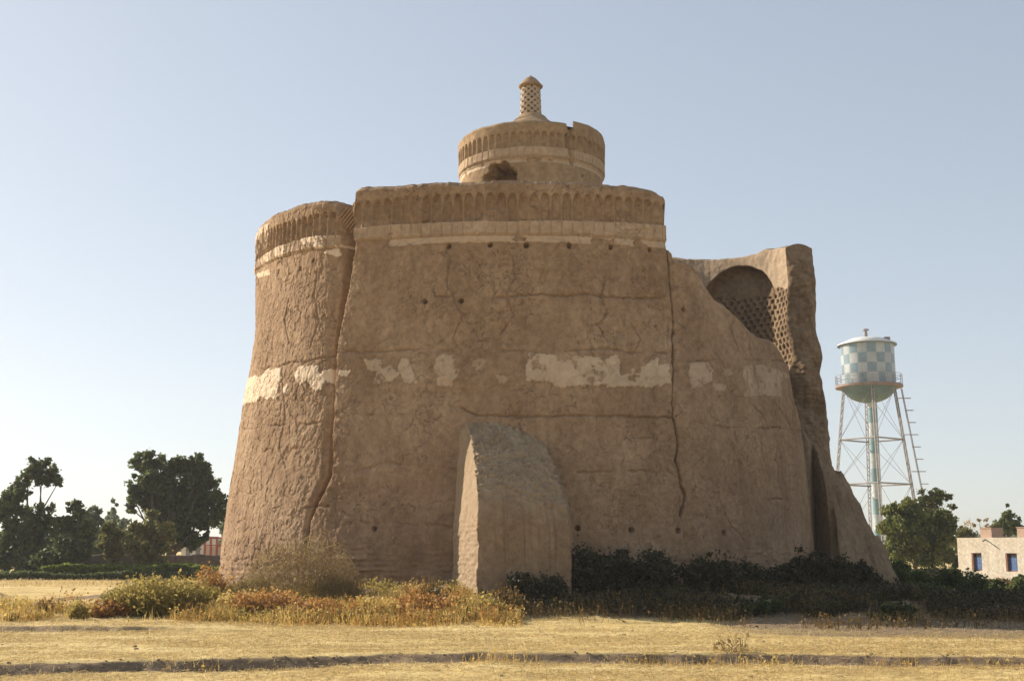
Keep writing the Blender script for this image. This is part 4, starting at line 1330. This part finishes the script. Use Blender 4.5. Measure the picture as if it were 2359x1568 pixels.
def checker_mat(name, ncol, z0, hrow, ca, cb, ca2=None):
    m, N, L, P = newmat(name)
    tc = N.new("ShaderNodeTexCoord"); sp_ = N.new("ShaderNodeSeparateXYZ"); L.new(tc.outputs["Object"], sp_.inputs[0])
    an = mathn(N, L, 'ARCTAN2', sp_.outputs[1], sp_.outputs[0])
    a1 = mathn(N, L, 'FLOOR', mathn(N, L, 'MULTIPLY', mathn(N, L, 'ADD', an, 3.14159 + 0.13), ncol / (2 * math.pi)))
    z1 = mathn(N, L, 'FLOOR', mathn(N, L, 'DIVIDE', mathn(N, L, 'SUBTRACT', sp_.outputs[2], z0), hrow))
    s = mathn(N, L, 'MODULO', mathn(N, L, 'ADD', mathn(N, L, 'ADD', a1, z1), 40.0), 2.0)
    f = mathn(N, L, 'GREATER_THAN', s, 0.5)
    cell = N.new("ShaderNodeTexWhiteNoise"); cell.noise_dimensions = '2D'
    cx_ = N.new("ShaderNodeCombineXYZ"); L.new(a1, cx_.inputs[0]); L.new(z1, cx_.inputs[1]); L.new(cx_.outputs[0], cell.inputs["Vector"])
    v = coords(N, L)
    n = noise(N, L, 0.8, 5, 0.6, v)
    c = mixc(N, L, f, ca, cb)
    vr = ramp(N, [(0, (0.84, 0.86, 0.86)), (1, (1.1, 1.1, 1.1))]); L.new(cell.outputs["Value"], vr.inputs[0])
    c = mixc(N, L, 1, c, vr.outputs[0], 'MULTIPLY')
    nr2 = ramp(N, [(0.35, (0.82, 0.82, 0.8)), (0.65, (1.05, 1.05, 1.05))]); L.new(n.outputs["Fac"], nr2.inputs[0])
    c = mixc(N, L, 1, c, nr2.outputs[0], 'MULTIPLY')
    L.new(c, P.inputs["Base Color"]); P.inputs["Roughness"].default_value = 0.32
    return m


zt0, zt1 = zat(886), zat(792)
rt = 61 * K / FPX * WD * 0.995
M_tank = checker_mat("tank_checks", 18, zt0 - wz_g, 1.52, (0.37, 0.39, 0.40), (0.165, 0.24, 0.28))
M_pipe = checker_mat("riser_bands", 1e-5, 0.0, 2.3, (0.42, 0.46, 0.46), (0.17, 0.285, 0.30))
M_bowl = plain_mat("rusty_teal_bowl", (0.075, 0.14, 0.15), 0.55, 0.35, 0.5)
M_white = plain_mat("white_paint", (0.66, 0.65, 0.61), 0.5, 0.08, 1)
M_steel = plain_mat("weathered_steel", (0.25, 0.225, 0.215), 0.6, 0.25, 0.8)
M_rust = plain_mat("rusty_steel", (0.20, 0.14, 0.11), 0.7, 0.3, 1)
mb = MB(); mb.lathe((WX, WD, 0), [(rt, zt0), (rt, zt1)], 72)
tank = mb.build("tank", M_tank, wt, True)
mb = MB(); mb.lathe((WX, WD, 0), [(rt * 1.10, zt1 - 0.15), (rt * 1.10, zt1 - 0.02), (rt * 0.6, zt1 + 0.85), (rt * 0.12, zt1 + 1.15), (0.02, zt1 + 1.2)], 60)
rf = mb.build("tank_roof", M_white, tank, True)
mb = MB(); mb.lathe((WX, WD, 0), [(rt * 1.11, zt1 - 0.16), (rt * 1.11, zt1 - 0.24), (rt * 0.99, zt1 - 0.10)], 60); mb.build("eave", M_bowl, tank, True)
mb = MB(); mb.lathe((WX - 0.1, WD, zt1 + 1.15), [(0.28, 0), (0.28, 0.7), (0.22, 0.7), (0.22, 0.95), (0.5, 1.0), (0.5, 1.2), (0.05, 1.3)], 16); mb.build("vent", M_steel, rf)
mb = MB(); mb.box((WX + rt * 0.66, WD - 1.5, zt1 + 0.62), 0.8, 0.8, 0.5); mb.build("hatch", M_rust, rf)
zb_ = zat(927)
prof = [(rt * 1.0, zt0)] + [(rt * math.cos(a), zt0 - (zt0 - zb_) * math.sin(a)) for a in np.linspace(0.05, 1.5, 14)]
mb = MB(); mb.lathe((WX, WD, 0), prof, 60); mb.build("bowl", M_bowl, wt, True)
# balcony
rbal = 76 * K / FPX * WD
mb = MB(); mb.lathe((WX, WD, zt0), [(rt, -0.05), (rbal, -0.05), (rbal, -0.40), (rt, -0.42)], 60); bal = mb.build("balcony", M_rust, wt)
mb = MB()
for zz in (0.55, 1.05, 1.45):
    for k in range(48):
        a, b = 2 * math.pi * k / 48, 2 * math.pi * (k + 1) / 48
        mb.tube((WX + rbal * .98 * math.cos(a), WD + rbal * .98 * math.sin(a), zt0 + zz), (WX + rbal * .98 * math.cos(b), WD + rbal * .98 * math.sin(b), zt0 + zz), 0.035, n=4, cap=False)
for k in range(20):
    a = 2 * math.pi * k / 20
    mb.tube((WX + rbal * .98 * math.cos(a), WD + rbal * .98 * math.sin(a), zt0 - 0.1), (WX + rbal * .98 * math.cos(a), WD + rbal * .98 * math.sin(a), zt0 + 1.45), 0.04, n=4)
mb.build("railing", M_steel, bal)
# riser pipe
mb = MB(); mb.lathe((WX + 0.38, WD, 0), [(0.70, wz_g), (0.70, zb_ + 0.3)], 28); mb.build("riser_pipe", M_pipe, wt, True)
# legs
ltop = zat(905); lr0 = rt * 0.97; splay = 0.118
lr1 = lr0 + splay * (ltop - wz_g)
angs = [R_(180 - 6), R_(-90 - 9), R_(0 - 6), R_(90 - 9)]


def legp(a, z):
    r_ = lr0 + (lr1 - lr0) * (ltop + 0.0 - z) / (ltop - wz_g)
    return Vector((WX + r_ * math.cos(a), WD + r_ * math.sin(a), z))


zl = [ltop + 0.8, zat(1011), zat(1114), wz_g]
for i, a in enumerate(angs):
    mb = MB()
    tdir = Vector((-math.sin(a), math.cos(a), 0))
    p, q = legp(a, ltop + 1.6), legp(a, wz_g)
    w_ = 0.17
    for s in (-1, 1):
        for s2 in (-1, 1):
            o_ = tdir * s * w_ + Vector((math.cos(a), math.sin(a), 0)) * s2 * 0.16
            mb.tube(p + o_, q + o_, 0.055, n=4)
    nlac = 46
    for k in range(nlac):
        f0, f1_ = k / nlac, (k + 1) / nlac
        s = 1 if k % 2 else -1
        mb.tube(p.lerp(q, f0) + tdir * s * w_, p.lerp(q, f1_) - tdir * s * w_, 0.06, n=4)
    mb.build("leg", M_steel, wt)
for k in range(4):
    a, b = angs[k], angs[(k + 1) % 4]
    for z in zl[1:3]:
        mb = MB(); mb.tube(legp(a, z), legp(b, z), 0.13, n=6); mb.build("strut", M_steel, wt)
    mb = MB()
    for i in range(3):
        mb.tube(legp(a, zl[i]), legp(b, zl[i + 1]), 0.035, n=4); mb.tube(legp(b, zl[i]), legp(a, zl[i + 1]), 0.035, n=4)
    mb.build("tie_rods", M_steel, wt)
# ladder with safety hoops
mb = MB()
a = angs[2]
off = Vector((0.95, -0.3, 0))
p, q = legp(a, zt0 - 0.6) + off * 1.0, legp(a, wz_g) + off * 1.6
for s in (-0.22, 0.22):
    mb.tube(p + Vector((0, s, 0)), q + Vector((0, s, 0)), 0.06, n=4)
ns = 60
for k in range(ns):
    c = p.lerp(q, k / ns)
    mb.tube(c + Vector((0, -.22, 0)), c + Vector((0, .22, 0)), 0.03, n=4)
for k in range(14):
    c = p.lerp(q, (k + 0.8) / 14)
    mb.box(c + Vector((0.55, 0, 0)), 1.1, 0.5, 0.10)
    if k % 3 == 0: mb.box(c - Vector((0.5, 0, 0)), 1.0, 0.1, 0.12)
mb.build("ladder", M_steel, wt)

# ------------------------------------------------------------------ weeds and shrubs near the tower
def blades(X, Y, H, Wd, r, lean=0.35, z0=None, tint=None):
    n = len(X)
    Z0 = gz(X, Y) - 0.02 if z0 is None else z0
    a = r.uniform(0, 2 * math.pi, n); l = lean * np.abs(r.normal(size=n))
    tip = np.stack([X + np.cos(a) * l * H, Y + np.sin(a) * l * H, Z0 + H / np.sqrt(1 + l * l)], 1)
    b = np.stack([X, Y, Z0], 1)
    pa = r.uniform(0, math.pi, n)
    u = np.stack([np.cos(pa), np.sin(pa) * 0.5, 0 * pa], 1) * (Wd / 2)[:, None]
    mid = b * 0.45 + tip * 0.55; mid[:, 2] += 0.04 * H
    V = np.stack([b - u, b + u, mid + u * 0.8, tip, mid - u * 0.8], 1).reshape(-1, 3)
    F = np.arange(n * 5).reshape(n, 5)
    return V, F


def grass_clump(name, label, cx, cy, rx, ry, n, h, w, mat, seed, cat="grass clump", lean=0.4, leafy=0, stuff=False, group=None, hvar=0.5):
    """upright weeds: blades plus small leaves / seed heads up the stems"""
    r = np.random.default_rng(seed)
    ang = r.uniform(0, 2 * math.pi, n); rad = np.sqrt(r.random(n))
    X = cx + rx * rad * np.cos(ang); Y = cy + ry * rad * np.sin(ang)
    prof = np.sqrt(np.clip(1 - rad ** 2, 0.05, 1))
    H = h * (0.35 + 0.65 * prof) * (1 - hvar * r.random(n)) * (1 + 0.35 * fbm(X * 1.8, Y * 1.8, 2, seed))
    V, F = blades(X, Y, H, np.full(n, w), r, lean)
    bt_int = np.clip(0.5 + 0.5 * fbm(X * 1.5, Y * 1.5, 3, seed + 1) + r.uniform(-.3, .3, n), 0, 1)
    T = np.repeat(bt_int, 5)
    if leafy:
        nl_ = int(n * leafy)
        k = r.integers(0, n, nl_); f = r.uniform(0.25, 1.0, nl_)[:, None]
        base = V.reshape(n, 5, 3)[k, 0]; tip = V.reshape(n, 5, 3)[k, 3]
        C = base * (1 - f) + tip * f + r.normal(size=(nl_, 3)) * 0.03
        d1 = rand_dirs(nl_, r); d2 = np.cross(d1, rand_dirs(nl_, r)); d2 /= np.linalg.norm(d2, axis=1, keepdims=True) + 1e-9
        s_ = (w * 2.2 * (0.5 + r.random(nl_)))[:, None]
        V2 = np.stack([C - d1 * s_ * .5 - d2 * s_, C + d1 * s_ * .5 - d2 * s_, C + d1 * s_ * .6 + d2 * s_ * .3, C + d2 * s_, C - d1 * s_ * .6 + d2 * s_ * .3], 1).reshape(-1, 3)
        F = np.vstack([F, np.arange(nl_ * 5).reshape(nl_, 5) + len(V)])
        V = np.vstack([V, V2]); T = np.r_[T, np.repeat(np.clip(bt_int[k] + r.uniform(-.25, .35, nl_), 0, 1), 5)]
    o = mesh(name, V, F, mat, None, smooth=False, attrs={"tint": T})
    tag(o, label, cat, group, "stuff" if stuff else None)
    return o


def wx(px, Y): return atx(px, Y)


# named bushes, sunlit side
bush = [
    # px, Y, rx, ry, h, n, leafy, mat, label, seed
    ("weed_bush", 165, 27.0, 0.95, 0.9, 0.98, 2600, 4, ML_olive, "largest yellow green bush left of the tower foot", 101),
    ("weed_bush", 134, 27.0, 0.65, 0.8, 0.80, 1500, 3.5, ML_olive, "olive bush joined to the left of the largest yellow green bush", 102),
    ("weed_bush", 196, 27.6, 0.75, 0.8, 0.86, 1600, 3.5, ML_olive, "dusty olive bush close to the left corner of the tower foot", 103),
    ("weed_bush", 213, 29.8, 0.35, 0.35, 1.15, 450, 4, ML_orange, "thin upright rust orange weed at the left edge of the tower", 104),
    ("weed_bush", 116, 26.3, 0.55, 0.5, 0.52, 900, 2.5, ML_orange, "low rust orange bush at the left end of the weed row", 105),
    ("weed_bush", 275, 26.6, 0.85, 0.8, 0.78, 2400, 3, ML_orange, "dense bright orange bush below the big fissure", 106),
    ("weed_bush", 310, 26.2, 0.65, 0.6, 0.55, 1500, 3, ML_orange, "low orange bush right of the dense bright orange one", 107),
    ("weed_bush", 243, 27.0, 0.6, 0.6, 0.62, 1200, 3, ML_gold, "golden green bush between the olive bushes and the dense orange one", 108),
    ("grass_clump", 372, 26.2, 0.75, 0.5, 0.62, 1900, 0.8, ML_gold, "tall pale golden grass clump left of the buttress", 109),
    ("weed_bush", 428, 26.6, 1.0, 0.6, 0.66, 2400, 2.5, ML_orange, "wide brownish orange weed patch before the buttress corner", 110),
    ("grass_clump", 338, 25.6, 0.9, 0.4, 0.36, 1400, 1.0, ML_gold, "short golden grass tuft row between orange bush and golden clump", 111),
    ("weed_bush", 470, 26.4, 0.9, 0.6, 0.55, 1700, 2.0, ML_olive, "olive brown weeds at the foot of the buttress", 112),
    ("weed_plant", 84, 25.6, 0.18, 0.15, 0.55, 90, 5, ML_olive, "spindly green weed standing alone in the stubble left of the bushes", 113),
    ("weed_plant", 48, 26.2, 0.22, 0.15, 0.42, 110, 5, ML_rust, "small brown weed standing alone in the stubble farthest left", 114),
    ("weed_plant", 18, 24.6, 0.12, 0.1, 0.34, 50, 5, ML_olive, "tiny green weed near the left edge of the field", 115),
    ("weed_plant", 432, 27.4, 0.25, 0.2, 0.85, 140, 4, ML_rust, "tall dark weed left of the buttress foot", 116),
    ("weed_plant", 726, 18.4, 0.28, 0.10, 0.46, 46, 1.2, ML_dry, "dead branching twig plant on the dark bank of the furrow", 117),
    ("weed_plant", 504, 27.0, 0.35, 0.25, 0.75, 260, 4, ML_rust, "brown leafy weed in front of the buttress left corner", 118),
]
for (nm, px, Y, rx_, ry_, h, n, lf, mt, lab, sd_) in bush:
    grass_clump(nm, lab, wx(px, Y), Y, rx_, ry_, n, h, 0.014, mt, sd_, "bush" if "bush" in nm else ("grass" if "grass" in nm else "weed"), 0.42, lf)


def twig_bush(name, label, cx, cy, rx, ry, h, n, mat, seed, tw=0.014):
    r = np.random.default_rng(seed)
    ang = r.uniform(0, 2 * math.pi, n); rad = np.sqrt(r.random(n))
    X = cx + rx * rad * np.cos(ang); Y = cy + ry * rad * np.sin(ang)
    Zc = gz(X, Y) + h * r.random(n) ** 0.8 * np.sqrt(np.clip(1.05 - rad ** 2, 0, 1)) * (1 + 0.3 * fbm(X * 2, Y * 2, 2, seed))
    C = np.stack([X, Y, Zc], 1)
    d1 = rand_dirs(n, r); d1[:, 2] = np.abs(d1[:, 2]) + 0.2
    L_ = r.uniform(0.06, 0.22, n)[:, None]
    u = rand_dirs(n, r) * tw / 2
    o = quads(name, C, u, d1 * L_ * 0.5, r.random(n), mat)
    return tag(o, label, "bush")


twig_bush("dry_thicket", "tangled dry brown thicket against the sunlit wall foot", wx(300, 29.4), 29.4, 1.6, 0.7, 1.45, 7500, ML_dry, 201)
twig_bush("dry_thicket", "low greyish dry bush left of the tangled thicket", wx(252, 29.6), 29.6, 0.6, 0.5, 0.5, 2600, ML_olive, 202)
twig_bush("dry_thicket", "sparse dry twigs right of the tangled thicket", wx(338, 29.0), 29.0, 0.6, 0.4, 0.7, 2200, ML_dry, 203)


# dark shrubs in the shade
def shrub(name, label, px, Y, rx, ry, h, n, leaf, mat, seed, cat="shrub"):
    r = np.random.default_rng(seed)
    cx = wx(px, Y); g0 = float(gz(cx, Y))
    bl = [(cx + r.uniform(-.8, .8) * rx, Y + r.uniform(-.6, .6) * ry, g0 + h * r.uniform(0.15, 0.62), h * r.uniform(0.22, 0.36), 1.0) for _ in range(12)]
    t = thing(name, (cx, Y, g0), label, cat)
    C, U, Wv, tint, cc = leaf_cloud(bl, int(n * 1.7), leaf * 0.62, r, sub_r=0.7)
    C[:, 2] = np.maximum(C[:, 2], g0 - 0.05)
    quads("foliage", C, U, Wv, tint, mat, t)
    mb = MB()
    for k in range(9):
        c = Vector(cc[r.integers(0, len(cc))])
        mb.path([(cx + r.uniform(-.2, .2) * rx, Y, g0 - 0.05), (c + Vector((cx, Y, g0))) / 2 + Vector((0, 0, 0.1)), c], [0.025, 0.018, 0.006], 5)
    mb.build("stems", M_bark, t)
    return t


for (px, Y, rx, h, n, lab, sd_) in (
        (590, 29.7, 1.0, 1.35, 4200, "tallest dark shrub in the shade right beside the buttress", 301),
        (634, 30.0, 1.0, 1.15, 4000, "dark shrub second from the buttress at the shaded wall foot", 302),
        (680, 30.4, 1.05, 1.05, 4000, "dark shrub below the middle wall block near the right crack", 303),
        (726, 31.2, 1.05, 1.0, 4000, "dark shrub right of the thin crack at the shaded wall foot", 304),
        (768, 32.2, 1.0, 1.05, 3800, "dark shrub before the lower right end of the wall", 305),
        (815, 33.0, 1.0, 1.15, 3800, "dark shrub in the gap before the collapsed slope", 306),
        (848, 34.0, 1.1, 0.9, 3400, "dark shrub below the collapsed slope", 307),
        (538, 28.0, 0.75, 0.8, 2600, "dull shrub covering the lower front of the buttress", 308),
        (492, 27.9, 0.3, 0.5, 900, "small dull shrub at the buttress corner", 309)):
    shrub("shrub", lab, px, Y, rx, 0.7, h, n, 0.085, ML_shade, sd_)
for (px, Y, rx, h, n, mt, lab, sd_) in (
        (905, 42.0, 1.6, 1.25, 4200, ML_dark, "dark green shrub behind the foot of the collapsed slope", 321),
        (950, 40.0, 1.5, 0.95, 3800, ML_dark, "dark green bush in the hollow between slope and house", 322),
        (1000, 36.0, 1.5, 0.80, 3800, ML_dark, "dark bush at the right edge below the house", 323),
        (960, 55.0, 2.0, 0.55, 6000, ML_mid, "sunlit green bush just left below the house", 324),
        (1024, 60.0, 1.0, 1.0, 3600, ML_mid, "green bush hiding the right corner of the house", 325),
        (925, 60.0, 2.4, 0.9, 5200, ML_rust, "olive brown bush in front of the short mud wall", 326),
        (878, 47.0, 1.0, 1.2, 2600, ML_mid, "green bush close behind the tip of the collapsed slope", 327),
        (915, 33.0, 0.6, 0.5, 1600, ML_dark, "small dark bush on the shaded bank right of the slope", 328),
        (760, 28.2, 0.7, 0.5, 1500, ML_dark, "small dark bush in the shaded weeds before the wall end", 329),
        (885, 27.0, 0.6, 0.45, 1500, ML_dark, "small dark green bush near the shade edge at right", 330)):
    shrub("shrub", lab, px, Y, rx, 0.9, h, n, 0.09 if Y < 45 else 0.14, mt, sd_)


# ground cover: stuff
def cover(name, label, n, xr, yr, h, w, mat, seed, dens=None, lean=0.5, leafy=0, hfun=None, cat="grass"):
    r = np.random.default_rng(seed)
    X = r.uniform(*xr, n); Y = r.uniform(*yr, n)
    if dens is not None:
        k = r.random(n) < dens(X, Y)
        X, Y = X[k], Y[k]
    n = len(X)
    H = h * (0.45 + 0.8 * r.random(n))
    if hfun is not None: H = H * hfun(X, Y)
    V, F = blades(X, Y, H, w * (0.7 + 0.6 * r.random(n)), r, lean)
    bi = np.clip(0.5 + 0.45 * fbm(X * 0.9, Y * 0.9, 3, seed + 1) + r.uniform(-.35, .35, n), 0, 1)
    T = np.repeat(bi, 5)
    if leafy:
        nl_ = int(n * leafy)
        k = r.integers(0, n, nl_); f = r.uniform(0.2, 1.0, nl_)[:, None]
        q = V.reshape(n, 5, 3)
        C = q[k, 0] * (1 - f) + q[k, 3] * f + r.normal(size=(nl_, 3)) * 0.02
        d1 = rand_dirs(nl_, r); d2 = np.cross(d1, rand_dirs(nl_, r)); d2 /= np.linalg.norm(d2, axis=1, keepdims=True) + 1e-9
        s_ = (w * 2 * (0.5 + r.random(nl_)))[:, None]
        V2 = np.stack([C - d1 * s_ * .5 - d2 * s_, C + d1 * s_ * .5 - d2 * s_, C + d1 * s_ * .6 + d2 * s_ * .3, C + d2 * s_, C - d1 * s_ * .6 + d2 * s_ * .3], 1).reshape(-1, 3)
        F = np.vstack([F, np.arange(nl_ * 5).reshape(nl_, 5) + len(V)])
        V = np.vstack([V, V2]); T = np.r_[T, np.repeat(bi[k], 5)]
    o = mesh(name, V, F, mat, None, smooth=False, attrs={"tint": T})
    return tag(o, label, cat, None, "stuff")


def inview(X, Y, m=0.46): return np.abs(X) < m * Y + 0.8


# stubble: short standing straws and loose lying straw
def st_d(X, Y):
    d = inview(X, Y) * (0.10 + 0.90 * sstep(-0.35, 0.3, fbm(X * 0.7, Y * 2.2, 4, 71))) * np.clip(1.7 - Y / 24, 0.25, 1)
    soilz = np.exp(-((Y - furrow_y(X)) / 0.2) ** 2)
    sh = 1 - 0.85 * sstep(0, 3, X) * sstep(24.5, 26, Y + 0.25 * X)
    return d * (1 - 0.55 * soilz) * sh


cover("stubble", "short pale straw stubble across the near field", 230000, (-14.5, 14.5), (13.6, 30), 0.085, 0.0085, ML_straw, 401, st_d, 0.9)
# lying straw
r = np.random.default_rng(402)
n = 150000
X = r.uniform(-14.5, 14.5, n); Y = r.uniform(13.6, 30, n)
k = r.random(n) < st_d(X, Y); X, Y = X[k], Y[k]; n = len(X)
a = r.uniform(0, math.pi, n); L_ = r.uniform(0.04, 0.14, n)
C = np.stack([X, Y, gz(X, Y) + 0.012 + 0.025 * r.random(n)], 1)
U = np.stack([np.cos(a), np.sin(a), r.uniform(-.25, .25, n)], 1) * L_[:, None] * 0.5
Wv = np.stack([-np.sin(a) * 0.8, np.cos(a) * 0.8, np.full(n, 0.7)], 1) * 0.0038
o = quads("loose_straw", C, U, Wv, np.clip(r.normal(0.62, 0.25, n), 0, 1), ML_straw)
tag(o, "loose chopped straw lying on the near field", "straw", None, "stuff")


def band_left(X, Y):
    px = X / Y * 1212 + 512
    return inview(X, Y) * (px < 520) * (px > -20) * sstep(-0.3, 0.35, 1.1 * fbm(X * 0.9, Y * 0.9, 4, 91) + 0.75 * sstep(95, 190, px) - 0.45)


cover("dry_grass", "golden dry grass among the orange bushes in front of the tower", 85000, (-13, 1.0), (23.4, 29.5), 0.30, 0.011, ML_gold, 411,
      lambda X, Y: band_left(X, Y) * sstep(23.2, 26.2, Y + 1.8 * fbm(X * 0.8, Y * 0.3, 4, 92)) * 0.8, 0.5, 0.6, lambda X, Y: 0.25 + 1.5 * vnoise(X * 1.1, Y * 1.1, 93) ** 1.3)
cover("orange_weeds", "rust orange weeds mixed through the dry grass in front of the tower", 20000, (-12, 1.4), (24.2, 29), 0.42, 0.013, ML_orange, 414,
      lambda X, Y: band_left(X, Y) * sstep(0.0, 0.3, fbm(X * 0.55, Y * 0.7, 3, 99) + 0.1) * sstep(23.8, 26.2, Y + 1.8 * fbm(X * 0.8, Y * 0.3, 4, 96)), 0.5, 2.0, lambda X, Y: 0.3 + 1.2 * vnoise(X * 1.4, Y * 1.4, 94))
cover("low_weeds", "low olive and brown weeds around the foot of the sunlit wall", 26000, (-13, 1.0), (25, 31.5), 0.30, 0.013, ML_olive, 412,
      lambda X, Y: band_left(X, Y) * 0.6 * (np.hypot(X - TCX, Y - TCY) > 9.7), 0.5, 2)
cover("furrow_grass", "sparse golden tufts along the dark furrow bank", 9000, (-9, 9), (17.0, 19.0), 0.17, 0.009, ML_gold, 413,
      lambda X, Y: np.exp(-((Y - furrow_y(X) + 0.22) / 0.2) ** 2) * sstep(0.0, 0.5, fbm(X * 1.1, Y * 0 + 3, 3, 5) + 0.1), 0.45, 0.5)


def band_right(X, Y):
    px = X / Y * 1212 + 512
    d = np.hypot(X - TCX, Y - TCY)
    return inview(X, Y) * (px > 495) * (d > 9.6) * sstep(25.6, 28.4, Y + 0.28 * X + 1.8 * fbm(X * 0.7, Y * 0.3, 4, 97)) * sstep(-0.35, 0.2, fbm(X * 0.7, Y * 0.7, 3, 95))


cover("shaded_weeds", "brown and rust weeds in the shade before the right part of the wall", 60000, (-0.5, 13), (22, 35), 0.34, 0.012, ML_rust, 421,
      lambda X, Y: band_right(X, Y) * 0.8 * (1 - 0.7 * sstep(7, 9.5, X)), 0.5, 1.6)
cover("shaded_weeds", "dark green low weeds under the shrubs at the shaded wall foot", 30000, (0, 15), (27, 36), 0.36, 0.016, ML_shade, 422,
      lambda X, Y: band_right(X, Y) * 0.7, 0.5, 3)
cover("green_weeds", "green weeds on the ground between the collapsed slope and the house", 60000, (12, 34), (36, 75), 0.30, 0.022, ML_mid, 423,
      lambda X, Y: inview(X, Y, 0.5) * 0.85 * sstep(-0.3, 0.1, fbm(X * 0.4, Y * 0.3, 3, 97)), 0.45, 2)
cover("dry_grass", "dry golden grass fringe at the far edge of the left field", 14000, (-30, -12), (48, 57), 0.16, 0.02, ML_straw, 424,
      lambda X, Y: 0.5 + 0 * X, 0.6)
cover("brown_weeds", "reddish brown weeds below the wall of the flat roofed house", 9000, (25, 33), (64, 74), 0.40, 0.03, ML_rust, 425,
      lambda X, Y: 0.9 + 0 * X, 0.4, 2)

# clods, stones and fallen mud
def lumps(name, label, X, Y, S_, mat, seed, cat):
    r = np.random.default_rng(seed)
    base = np.array([(1, 0, 0), (0.3, 0.95, 0), (-0.8, 0.6, 0), (-0.8, -0.6, 0), (0.3, -0.95, 0), (0.55, 0.2, 0.62), (-0.4, 0.35, 0.7), (-0.1, -0.5, 0.55)], float)
    fc = np.array([(0, 1, 5), (1, 2, 6), (1, 6, 5), (2, 3, 6), (3, 4, 7), (3, 7, 6), (4, 0, 7), (0, 5, 7), (5, 6, 7)])
    n = len(X); a = r.uniform(0, 6.28, n)
    B = base[None] * (1 + r.uniform(-.3, .3, (n, 8, 1))) * S_[:, None, None] * np.array([1, 0.8, 0.75])
    c, s_ = np.cos(a)[:, None], np.sin(a)[:, None]
    V = np.stack([B[..., 0] * c - B[..., 1] * s_ + X[:, None], B[..., 0] * s_ + B[..., 1] * c + Y[:, None], B[..., 2] + (gz(X, Y) - 0.1 * S_)[:, None]], -1).reshape(-1, 3)
    F = (fc[None] + 8 * np.arange(n)[:, None, None]).reshape(-1, 3)
    z0 = np.zeros(len(V))
    return tag(mesh(name, V, F, mat, None, False, attrs={"plaster": z0, "stain_shade": z0}), label, cat, None, "stuff")


r = np.random.default_rng(601)
X = r.uniform(-9, 9, 700); Y = furrow_y(X) + r.normal(size=700) * 0.16 - 0.05
lumps("soil_clods", "small brown soil clods crumbling along the furrow", X, Y, 0.010 + 0.030 * r.random(700) ** 4, M_core, 602, "soil clods")
X = r.uniform(-12, 12, 700); Y = r.uniform(14, 25, 700)
lumps("field_stones", "scattered small stones and clods lying in the stubble", X, Y, 0.010 + 0.045 * r.random(700) ** 5, M_core, 603, "stones")
a = r.uniform(-1.2, 1.45, 1300); d = 9.75 + 1.3 * r.random(1300) ** 2
X = TCX + d * np.sin(a); Y = TCY - d * np.cos(a)
lumps("mud_rubble", "fallen lumps of mud strewn along the foot of the tower", X, Y, 0.03 + 0.13 * r.random(1300) ** 4, M_core, 604, "rubble")

# a distant belt of trees closes the horizon
r = np.random.default_rng(501)
n = 26000
X = r.uniform(-260, 260, n)
Yd = 330 + r.uniform(-6, 6, n)
hgt = 3.5 + 1.8 * fbm(X * 0.05, X * 0, 4, 5)
Zd = r.random(n) ** 0.8 * hgt
C = np.stack([X, Yd, Zd], 1)
d1 = rand_dirs(n, r); d2 = np.cross(d1, rand_dirs(n, r)); d2 /= np.linalg.norm(d2, axis=1, keepdims=True) + 1e-9
o = quads("distant_tree_belt", C, d1 * 0.8, d2 * 0.7, r.random(n), ML_pale)
tag(o, "low hazy belt of trees along the distant horizon", "tree belt", None, "stuff")
# thin dusty air
hm = bpy.data.materials.new("dusty_air")
hm.use_nodes = True
hn_ = hm.node_tree
hn_.nodes.clear()
ho = hn_.nodes.new("ShaderNodeOutputMaterial")
hv = hn_.nodes.new("ShaderNodeVolumePrincipled")
hv.inputs["Color"].default_value = (0.93, 0.94, 0.96, 1)
hv.inputs["Density"].default_value = 0.0004
hv.inputs["Anisotropy"].default_value = 0.3
hn_.links.new(hv.outputs[0], ho.inputs["Volume"])
mb = MB()
mb.box((0, 160, 22.5), 720, 420, 49)
tag(mb.build("haze", hm), "thin pale dusty air over the whole field", None, None, "stuff")
print("verts", sum(len(o.data.vertices) for o in bpy.data.objects if o.type == 'MESH'))
